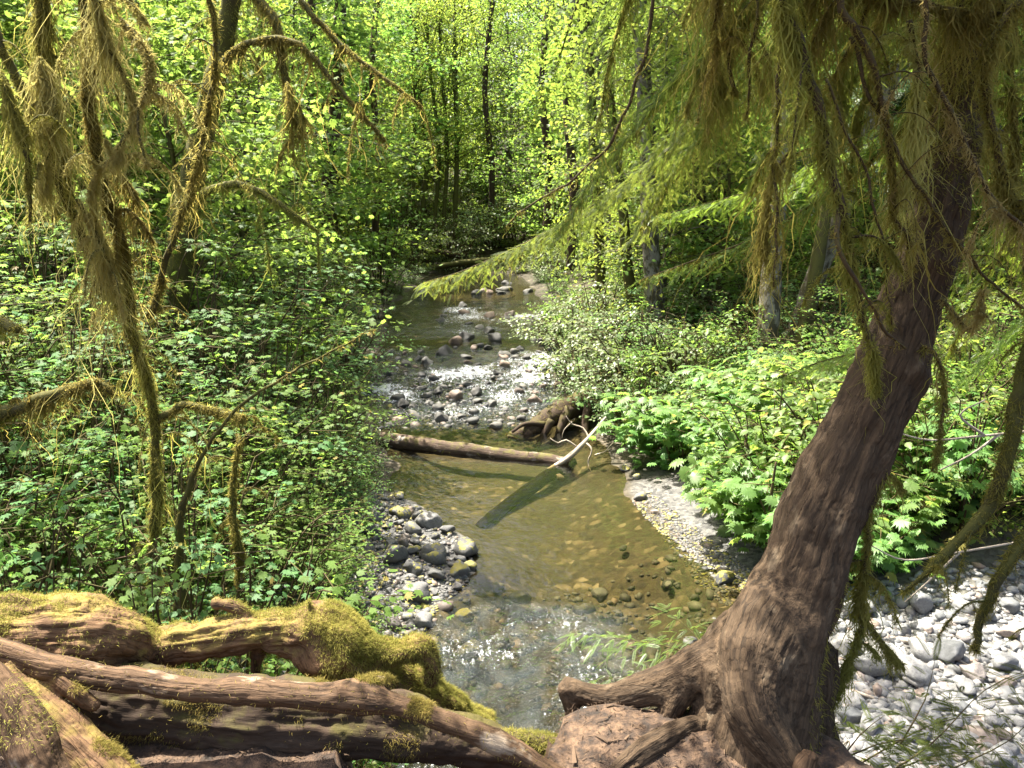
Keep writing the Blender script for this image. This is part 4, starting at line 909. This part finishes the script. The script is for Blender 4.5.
fill(['fern0'], 16, lambda y: (float(xL(y)) - 4, float(xL(y)) - .6), (5, 14), 'under the thicket beside the stream', 'under the thicket', (.8, 1.2), inview)
for k, (key, x, y, sc1) in enumerate([('vine1', -1.78, 3.45, (.45, .45, .78)), ('vine0', -2.55, 3.75, (.5, .5, .9)), ('salmon0', -2.3, 3.45, .8), ('huck1', -1.75, 3.5, .75), ('vine0', -1.45, 3.75, .6), ('salmon0', -1.15, 3.7, .55), ('huck0', -2.7, 3.6, .9), ('berry1', -.95, 4.1, .6)]):
    put(key, x, y, LBL[key] + ' close behind the mossy log', LBL[key].split(' with')[0] + ' plants close behind the mossy log', sc1)
for key, x, y, sc1 in [('berry1', -.12, 2.95, .45), ('berry1', .12, 3.0, .35), ('salmon0', -.4, 3.3, .35)]:
    put(key, x, y, LBL[key] + ' on the steep cut below the roots', LBL[key].split(' with')[0] + ' plants on the cut below the roots', sc1)
for key, px, py, sc1 in [('vine0', 305, 590, .55), ('huck1', 322, 560, .5), ('vine1', 318, 530, .5), ('huck0', 345, 512, .45), ('huck1', 352, 495, .45), ('vine0', 330, 610, .4), ('salmon0', 352, 640, .35)]:
    q = G(px, py, .2); put(key, q[0], q[1], LBL[key] + ' beside the cobble bar', LBL[key].split(' with')[0] + ' plants beside the cobble bar', sc1)
for key, x, y, sc1 in [('salmon1', 1.25, 12.6, .95), ('salmon1', 2.1, 12.2, 1.1), ('salmon1', 1.2, 13.8, 1.0), ('huck1', 2.6, 11.6, 1.0), ('salmon1', 1.7, 15.2, 1.1), ('dark0', 2.3, 13.2, 1.2)]:
    put(key, x, y, LBL[key] + ' overhanging the dark root hollow', LBL[key].split(' with')[0] + ' plants over the root hollow', sc1)
for y in (9.2, 10.2, 11.2, 12.3, 13.5, 15, 17, 19.5, 22, 24.5, 27, 29.5):      # low bushes along both waterlines
    for side in (0, 1):
        x = float(xL(y)) - .25 if side == 0 else float(xR(y)) + .3
        if side and y < 12: continue
        key = random.choice(['salmon1', 'huck1', 'dark0', 'huck0']); put(key, x + random.uniform(-.15, .15), y, LBL[key] + ' low along the waterline', LBL[key].split(' with')[0] + ' plants along the waterline', random.uniform(.4, .55))
# ground cover (one mass of small leaves over the forest floor)
N = 80000; yy = 4 + 66 * rng.uniform(0, 1, N) ** 1.6; xx = rng.uniform(-1, 1, N) * (.8 * yy + 1.5)
h_, pm_, gv_, in_ = parts_h(xx, yy); k = (h_ > np.where(yy > 9, .08, .3)) & (gv_ < .4) & (fbm(np.stack([xx, yy, 0 * xx], -1) * .9, 2) > -.55); xx, yy, h_ = xx[k], yy[k], h_[k]
ps = np.stack([xx, yy, h_ + wl(yy) + rng.uniform(.03, .35, len(xx)) ** 1.3], -1); n = len(ps)
o = scatter(MB(), *LEAF8, ps, rv(rng, n, 1) * np.array([1, 1, .3]), UP + rv(rng, n, .35), (.05 + .0035 * yy) * rng.uniform(.6, 1.4, n)).build('undergrowth', MATS['leaf_mid'], attr=False)
tag(o, 'low green undergrowth carpeting the forest floor', 'undergrowth', kind='stuff')

# ------------------------------------------------------------------ trees
TL = {'young': 'young mossy maple leafy to the ground', 'thick': 'yellow green alder leafy to the ground', 'green': 'mid green leafy tree full to the ground', 'alder': 'pale barked alder with yellow green leaves', 'maple': 'mossy maple with layered green leaves', 'mid': 'slender forest tree with mid green leaves', 'high': 'tall bare stemmed alder with a high crown', 'con': 'dark green hemlock with drooping boughs'}
def trees(keys, pts, where, grp, sc_=(.85, 1.15), clear=None):
    for (x, y) in pts:
        k = random.choice(keys)
        if clear and blocks(x, y, gh1(x, y) + .5, clear[0], clear[1]): continue
        kk = k.rstrip('0123456789'); put(k, x, y, TL[kk] + ' ' + where, TL[kk].split(' with')[0] + 's ' + grp, random.uniform(*sc_))
def zone(N, xr, yr, mind, cond=None):
    out = []; t = 0
    while len(out) < N and t < N * 60:
        t += 1; y = random.uniform(*yr); x = random.uniform(*(xr(y) if callable(xr) else xr))
        if abs(x) > .72 * y + 3 or (cond and not cond(x, y)): continue
        if float(xL(y)) - 1.6 < x < float(xR(y)) + 1.0 and y < 33: continue
        if any((a - x) ** 2 + (b - y) ** 2 < mind ** 2 for a, b in out): continue
        out.append((x, y))
    return out
trees(['thick0', 'green1', 'thick1', 'green0'], zone(22, (-12, 12), (33.5, 44), 2.2, lambda x, y: not (-7 < x < 2.5 and y < 38.5)), 'beyond the bend of the stream', 'beyond the stream bend', (1.1, 1.75))
trees(['alder0', 'alder1', 'alder2'], zone(14, (-14, 16), (43, 55), 3.0), 'beyond the bend of the stream', 'beyond the stream bend', (.9, 1.2))
trees(['thick0', 'thick1', 'green1', 'mid1', 'con0'], zone(30, (-40, 40), (48, 74), 4.2), 'deep in the forest behind', 'deep in the forest', (1.4, 2.3))
trees(['young0', 'young1', 'green0'], zone(8, lambda y: (float(xL(y)) - 8, float(xL(y)) - 1.6), (9.2, 15), 1.8), 'over the thicket on the shaded bank', 'over the thicket', (.75, 1.1), (1.5, 4))
trees(['young0', 'young1', 'green1', 'thick1', 'thick0', 'maple1'], zone(20, lambda y: (float(xL(y)) - 14, float(xL(y)) - 1.8), (14, 33), 1.9), 'on the shaded bank upstream', 'on the shaded bank', (.9, 1.4), (2, 5))
trees(['green0', 'green1', 'young1', 'thick0'], zone(20, lambda y: (float(xR(y)) + 1.8, float(xR(y)) + 16), (15, 33), 2.0), 'on the wooded bank upstream', 'on the wooded bank', (.8, 1.2), (2, 5))
trees(['green0', 'green1', 'young1', 'young0'], zone(9, lambda y: (float(xR(y)) + 2.2, float(xR(y)) + 11), (14, 24), 1.8), 'filling the wooded bank between the pale trunks', 'between the pale trunks', (.75, 1.1), (1.8, 4))
trees(['green1', 'young0', 'con0', 'con1'], zone(8, lambda y: (float(xR(y)) + 6, float(xR(y)) + 13), (11, 17), 2.2), 'behind the leaning tree on the fern slope', 'behind the leaning tree', (.7, 1.0), (2, 5))
for t in [PROTO[k] for k in PROTO if k not in USED]:
    for ch in list(t.children): bpy.data.objects.remove(ch)
    bpy.data.objects.remove(t)
# bare stems one can point to
def stem_tree(name, label, px, mat, moss=0, extra=(), seed=0, clo=.55, leaf='leaf_mid'):
    rows = sm(PL(px), .12); root = thing(name, label, 'tree', rows[0, :3]); mb = tube(MB(), rows, 12, .10, 5)
    for e in extra: tube(mb, sm(PL(e), .06), 6, .1, 8)
    tr = mb.build('trunk', MATS[mat], root)
    r = np.random.default_rng(seed + 900)
    if moss:
        m = MB(); ps, nn = tube_pts(rows, moss, r); k = fbm(ps * 3 + seed, 2) > -.1
        scatter(m, *BLADE, ps[k], nn[k] * .6 + rv(r, k.sum(), .5) - UP * .4, nn[k] + rv(r, k.sum(), .4), .05 * r.uniform(.5, 1.5, k.sum())); m.build('moss', MATS['moss_strand'], tr, attr=False)
    t_ = MB(); c_ = MB(); tp = rows[-1, :3]; sc_ = rows[0, 1] / 20
    for i in range(40):
        az = i * 2.4; L = r.uniform(.7, 2.0) * (.5 + .5 * min(sc_, 1.5)); jj = rows[int(len(rows) * r.uniform(clo, 1)), :3]; b = jj + UP * .3 + UP * r.uniform(0, 3) * (i % 3 == 0) * (jj[2] > 6); d2 = np.array([math.cos(az), math.sin(az), .2]); tube(t_, np.stack([np.append(jj, .022), np.append(b + d2 * L * .5, .014), np.append(b + d2 * L, .005)]), 4)
        n = 110; p_ = b + d2 * L * r.uniform(.2, 1.1, n)[:, None] + r.normal(0, .3, (n, 3)) * np.array([1, 1, .5]); scatter(c_, *LEAF4, p_, rv(r, n), UP + rv(r, n, .5), .10 * r.uniform(.6, 1.2, n))
    t_.build('upper_limbs', MATS[mat], root); c_.build('crown', MATS[leaf], root, attr=False)
stem_tree('alder_tree', 'mottled alder trunk with white patches, straightest of the three on the fern slope', [(763, 385, 11.2, 24), (768, 330, 11.2, 22), (772, 260, 11.3, 20), (780, 150, 11.4, 19), (786, 0, 11.6, 18), (790, -220, 11.9, 16)], 'bark_alder', 500)
stem_tree('alder_tree', 'white barked alder leaning across its two neighbours on the fern slope', [(785, 375, 12.0, 20), (808, 300, 11.8, 20), (835, 230, 11.5, 19), (875, 120, 11.2, 18), (930, -40, 11, 17), (970, -200, 11, 15)], 'bark_alder', 200, seed=1)
stem_tree('alder_tree', 'thin mossy brown trunk at the end of the three on the fern slope', [(790, 388, 11.0, 15), (800, 345, 11.0, 14), (812, 290, 11.1, 13), (830, 190, 11.2, 12), (850, 60, 11.4, 11), (865, -180, 11.6, 10)], 'bark_mossy', 600, seed=2)
stem_tree('alder_tree', 'pale lichen spotted alder above the silvery bush, mid slope', [(662, 370, 14.0, 21), (655, 300, 14.0, 19), (650, 240, 14.0, 18), (648, 150, 14.1, 17), (640, 20, 14.2, 16), (630, -200, 14.5, 14)], 'bark_alder', 400, seed=3)
stem_tree('alder_tree', 'thin pale stem just beside the lichen spotted alder', [(640, 345, 15.0, 12), (628, 270, 15.0, 11), (622, 200, 15.0, 10), (610, 100, 15.1, 10), (600, -60, 15.2, 9), (590, -250, 15.4, 8)], 'bark_mossy', 300, seed=4)
stem_tree('alder_tree', 'mossy slim trunk rising behind the round mossy stump', [(603, 330, 17, 12), (600, 280, 17, 11), (598, 220, 17, 10), (592, 120, 17, 10), (586, -20, 17, 9), (580, -220, 17, 8)], 'bark_mossy', 300, seed=5)
stem_tree('old_alder', 'forked whitish old alder high behind the hemlock bough', [(608, 250, 22, 22), (606, 160, 22, 22), (603, 90, 22, 24), (600, 20, 22, 22), (598, -80, 22, 20), (596, -240, 22, 18)], 'bark_alder', 300, [[(606, 130, 22, 12), (590, 80, 22, 11), (578, 30, 22, 9), (572, -20, 22, 8)]], 6)
stem_tree('dark_trunk_tree', 'straight dark trunk standing alone on the shaded bank upstream', [(326, 225, 22, 15), (330, 170, 22, 14), (336, 100, 22, 13), (340, 20, 22, 12), (343, -80, 22, 11), (346, -220, 22, 10)], 'bark_dark', 0, seed=7)
stem_tree('dark_trunk_tree', 'slimmer dark trunk just behind the straight one on the shaded bank', [(296, 220, 24, 10), (302, 160, 24, 9), (310, 80, 24, 9), (312, -20, 24, 8), (316, -220, 24, 7)], 'bark_dark', 0, seed=8)
for i, (a, w_, Y_, b_, lb) in enumerate([(258, 8, 20, 225, 'thin dark stem among leaves, the one nearest the stout mossy maple'), (375, 7, 27, 215, 'thin dark stem between the lone dark trunk and the alder grove'), (545, 8, 29, 230, 'slim dark stem rising where the hemlock bough ends'), (488, 6, 35, 235, 'thin dark stem just past the alder grove'), (700, 12, 15, 300, 'slim dark stem between the pale alders on the wooded bank'), (722, 9, 18, 280, 'slimmer stem close behind its neighbour on the wooded bank'), (570, 9, 24, 250, 'dark slim stem next to the forked old alder')]):
    stem_tree('slender_tree', lb, [(a, b_ + 20, Y_, w_), (a + 4, b_ - 60, Y_, w_), (a - 3, b_ - 150, Y_, w_ * .9), (a + 8, b_ - 280, Y_ + .3, w_ * .8), (a + 4, b_ - 420, Y_ + .4, w_ * .6)], 'bark_dark', 0, seed=40 + i, clo=.4)
for i, (a, w_) in enumerate([(425, 5), (437, 4), (445, 4), (455, 5), (412, 4)]):
    stem_tree('grove_alder', 'thin dark alder stem in the small grove at the stream bend', [(a, 262, 34, w_), (a - 3 + i, 220, 34, w_), (a + 2, 150, 34.5, w_), (a + (i - 3) * 4, 60, 35, w_ - 1), (a + (i - 3) * 5, 10, 35.5, w_ - 2)], 'bark_mossy', 0, seed=9 + i, clo=.35, leaf='leaf_alder')
    bpy.context.scene.objects[-1]
for o in sc.objects:
    if o.name.startswith('grove_alder'): o['group'] = 'slender alders in the grove at the bend'

# mossy vine maples hung with moss, near bank
vm = thing('mossy_maple', 'crooked mossy maple hung with golden moss curtains beside the thicket', 'tree', P(150, 618, 3.9))
for i, (px, dn, ln, ms) in enumerate([
    ([(152, 650, 4.2, 13), (155, 540, 4.2, 11), (155, 430, 4.1, 9), (135, 340, 4.0, 9), (104, 275, 3.9, 9), (72, 215, 3.85, 9), (40, 130, 3.8, 10), (10, 60, 3.8, 9), (-20, 0, 3.8, 8)], 700, .10, 'moss_strand'),
    ([(132, 335, 4.0, 12), (122, 250, 3.9, 11), (100, 170, 3.9, 10), (88, 100, 3.9, 10), (92, 40, 3.9, 9), (78, -30, 3.9, 8), (70, -140, 3.9, 8)], 2600, .15, 'moss_strand'),
    ([(70, 210, 3.9, 10), (58, 140, 3.85, 10), (45, 70, 3.85, 10), (40, 0, 3.85, 9), (36, -120, 3.9, 8)], 2600, .16, 'moss_strand'),
    ([(100, 250, 3.8, 5), (92, 190, 3.7, 5), (118, 150, 3.6, 5), (135, 110, 3.6, 4), (110, 50, 3.6, 4), (88, -20, 3.6, 4)], 2200, .14, 'moss_pale'),
    ([(40, 60, 3.7, 5), (55, 110, 3.65, 5), (48, 160, 3.65, 4), (38, 185, 3.65, 3)], 2500, .15, 'moss_pale'),
    ([(118, 300, 3.8, 5), (100, 240, 3.75, 5), (80, 200, 3.75, 5)], 1900, .11, 'moss_pale'),
    ([(185, 640, 4.0, 12), (178, 560, 4.0, 9), (186, 500, 3.9, 7), (205, 450, 3.8, 4), (250, 400, 3.75, 3), (330, 352, 3.7, 2), (372, 330, 3.6, 1)], 0, .05, 'moss_strand'),
    ([(160, 420, 4.1, 8), (185, 405, 4.0, 7), (215, 412, 3.95, 6), (243, 418, 3.9, 4)], 1500, .05, 'moss_strand'),
    ([(243, 640, 4.4, 9), (240, 560, 4.4, 8), (232, 500, 4.4, 6), (240, 440, 4.4, 4)], 900, .06, 'moss_strand'),
    ([(120, 20, 3.7, 5), (150, 60, 3.6, 4), (140, 120, 3.55, 3), (146, 165, 3.5, 2)], 1200, .12, 'moss_pale'),
    ([(-20, 40, 3.6, 6), (10, 90, 3.55, 6), (25, 150, 3.5, 5), (30, 220, 3.5, 3)], 1600, .12, 'moss_strand'),
    ([(150, 320, 4.0, 7), (170, 250, 4.0, 6), (200, 150, 4.0, 5), (215, 40, 4.0, 5), (190, -60, 4.0, 4)], 500, .09, 'moss_strand')]):
    mossy_branch(vm, px, dn, ln, 'trunk' if i == 0 else 'branch', 'bark_mossy', ms, .0024, 2600 if dn else 250, 40 + i, .04, .55, .07, 6, .18)
bl = thing('mossy_bough_tree', 'old mossy trunk with a shaggy hanging bough at the frame edge', 'tree', P(-40, 620, 4.4))
for i, (px, dn, ln) in enumerate([([(-70, 640, 4.4, 60), (-60, 520, 4.4, 52), (-45, 440, 4.4, 46), (-40, 300, 4.4, 40), (-50, 100, 4.4, 36), (-60, -150, 4.5, 30)], 300, .1),
    ([(-40, 430, 4.4, 30), (10, 412, 4.3, 14), (60, 392, 4.25, 11), (95, 382, 4.2, 8), (112, 395, 4.2, 5)], 1800, .15), ([(-50, 330, 4.4, 14), (0, 322, 4.3, 12), (20, 330, 4.2, 8)], 1500, .10)]):
    mossy_branch(bl, px, dn, ln, 'trunk' if i == 0 else 'branch', 'bark_mossy', 'moss_strand', .0026, 1800, 60 + i, .05, .4, .1)
bm_ = thing('big_mossy_maple', 'stout moss wrapped maple trunk with an arching mossy limb', 'tree', P(178, 330, 8.6))
for i, (px, dn, ln) in enumerate([([(170, 340, 8.6, 28), (182, 250, 8.6, 26), (192, 180, 8.6, 25), (208, 110, 8.6, 23), (222, 50, 8.6, 21), (235, -30, 8.6, 19), (240, -200, 8.7, 20)], 300, .15),
    ([(185, 222, 8.5, 9), (208, 192, 8.2, 8), (238, 184, 8.0, 7), (268, 196, 7.9, 6), (295, 216, 7.8, 4), (318, 232, 7.8, 2)], 900, .10), ([(205, 120, 8.5, 8), (225, 60, 8.3, 7), (262, 40, 8.1, 6), (300, 45, 8, 5), (340, 90, 7.9, 4), (385, 140, 7.8, 2)], 600, .18),
    ([(240, -20, 8.4, 9), (275, 20, 8.2, 8), (284, 70, 8.1, 7), (292, 110, 8.0, 5), (305, 135, 8, 3)], 1100, .25), ([(300, 0, 8.2, 6), (335, 40, 8.1, 5), (370, 68, 8.0, 4), (420, 105, 7.9, 2)], 400, .12)]):
    mossy_branch(bm_, px, dn, ln, 'trunk' if i == 0 else 'branch', 'bark_mossy', 'moss_strand', .005, 1500, 70 + i, .08, .3, .1, 4, .4)
rn = thing('mossy_sapling', 'curved mossy dark limb dipping over the dry channel at the frame edge', 'tree', P(1060, 640, 3.1))
for i, (px, dn, ln) in enumerate([([(1070, 660, 3.2, 20), (1062, 520, 3.1, 22), (1045, 380, 3.1, 24), (1035, 250, 3.1, 20), (1045, 60, 3.1, 18), (1055, -100, 3.1, 16)], 500, .1),
    ([(1045, 300, 3.1, 18), (1026, 370, 3.05, 16), (1012, 440, 3.0, 15), (990, 505, 3.0, 13), (955, 545, 2.95, 10), (925, 572, 2.9, 6), (905, 592, 2.9, 3)], 900, .07),
    ([(1060, 500, 3.0, 14), (1022, 545, 2.95, 13), (1000, 575, 2.9, 11), (984, 610, 2.9, 9), (974, 650, 2.9, 6)], 1100, .06)]):
    mossy_branch(rn, px, dn, ln, 'trunk' if i == 0 else 'branch', 'bark_mossy', 'moss_strand', .0022, 1800, 80 + i, .04, .3)

# young hemlock sprigs and dead twigs near the viewer
sg = thing('hemlock_sapling', 'small hemlock sprig reaching over the water behind the left root tip', 'sapling', P(700, 672, 2.75))
for i, px in enumerate([[(720, 668, 2.7), (680, 650, 2.85), (630, 640, 3.0), (575, 634, 3.1)], [(705, 675, 2.7), (668, 672, 2.85), (630, 676, 2.95), (598, 680, 3.0)], [(715, 660, 2.7), (690, 630, 2.9), (668, 612, 3.0)]]):
    needle_bough(sg, px, 'leaf_fern', .24, .125, 30 + i, hang=.45, tm=SPRIG, rad=.004, step=.06)
sg = thing('hemlock_seedling', 'thin drooping hemlock twigs in front of the dry channel', 'sapling', P(880, 800, 2.3))
for i, px in enumerate([[(820, 790, 2.3), (880, 752, 2.5), (940, 722, 2.65), (1000, 715, 2.8)], [(840, 800, 2.3), (900, 768, 2.4), (960, 752, 2.5), (1030, 760, 2.6)], [(900, 745, 2.5), (925, 700, 2.6), (935, 660, 2.7)], [(830, 775, 2.3), (860, 735, 2.4), (885, 715, 2.5)], [(860, 790, 2.3), (930, 745, 2.45), (985, 690, 2.6), (1040, 665, 2.7)], [(900, 800, 2.3), (950, 770, 2.35), (1010, 740, 2.45), (1050, 700, 2.55)], [(840, 760, 2.35), (875, 745, 2.4), (930, 735, 2.5)]]):
    needle_bough(sg, px, 'needle_hemlock', .22, .15, 36 + i, hang=.35, tm=SPRIG, rad=.004, step=.08)
for i, (lb, pth) in enumerate([('bare pale twigs forking behind the mossy limb', [[(1040, 430, 4.6, 3), (980, 436, 4.6, 2.5), (930, 440, 4.6, 2), (895, 432, 4.6, 1.5)], [(985, 436, 4.6, 3), (960, 415, 4.6, 2), (985, 400, 4.6, 1.5)], [(1000, 434, 4.6, 3), (970, 455, 4.6, 2), (940, 470, 4.6, 1.5)]]),
                         ('long pale twig arching over the broad leaves', [[(1030, 540, 4.2, 2.5), (960, 552, 4.2, 2.2), (905, 560, 4.2, 1.8), (870, 545, 4.2, 1.2)], [(960, 552, 4.2, 3), (930, 580, 4.2, 2), (905, 602, 4.2, 1.5)]]),
                         ('bleached stick lying across the stones of the dry channel', [[(905, 640, 5.3, 4), (950, 655, 5.1, 4), (1000, 690, 4.8, 3)]]),
                         ('short grey stick between stones close to the leaning trunk', [[(850, 690, 4.75, 4), (880, 700, 4.7, 4), (915, 702, 4.68, 2)]]),
                         ('thin bent twig standing before the sunny bank', [[(765, 580, 6.6, 5), (768, 530, 6.6, 4), (772, 490, 6.6, 3), (776, 462, 6.6, 2)], [(769, 520, 6.6, 3), (760, 500, 6.6, 2)]])]):
    rws = [sm(PL(q), .05) for q in pth]; m = MB()
    for q in rws: tube(m, q, 6, .1, 12)
    o = m.build('dead_twig', MATS['wood_pale'] if i < 4 else MATS['bark_twig']); tag(o, lb, 'branch')

# litter on the soil below the roots
N = 17000; x = rng.uniform(-2.0, 1.0, N); y = rng.uniform(1.3, 2.7, N); pmk = parts_h(x, y)[1] > .6; x, y = x[pmk], y[pmk]; n = len(x)
ps = np.stack([x, y, gh(x, y) + .004], -1)
o = scatter(MB(), *BLADE, ps, rv(rng, n) * np.array([1, 1, .12]), UP + rv(rng, n, .3), rng.lognormal(-4.45, .55, n), 1.5).build('leaf_litter', MATS['litter'], attr=False)
tag(o, 'dry needles and twigs littering the brown soil', 'litter', kind='stuff')
print('OBJECTS', len(sc.objects))
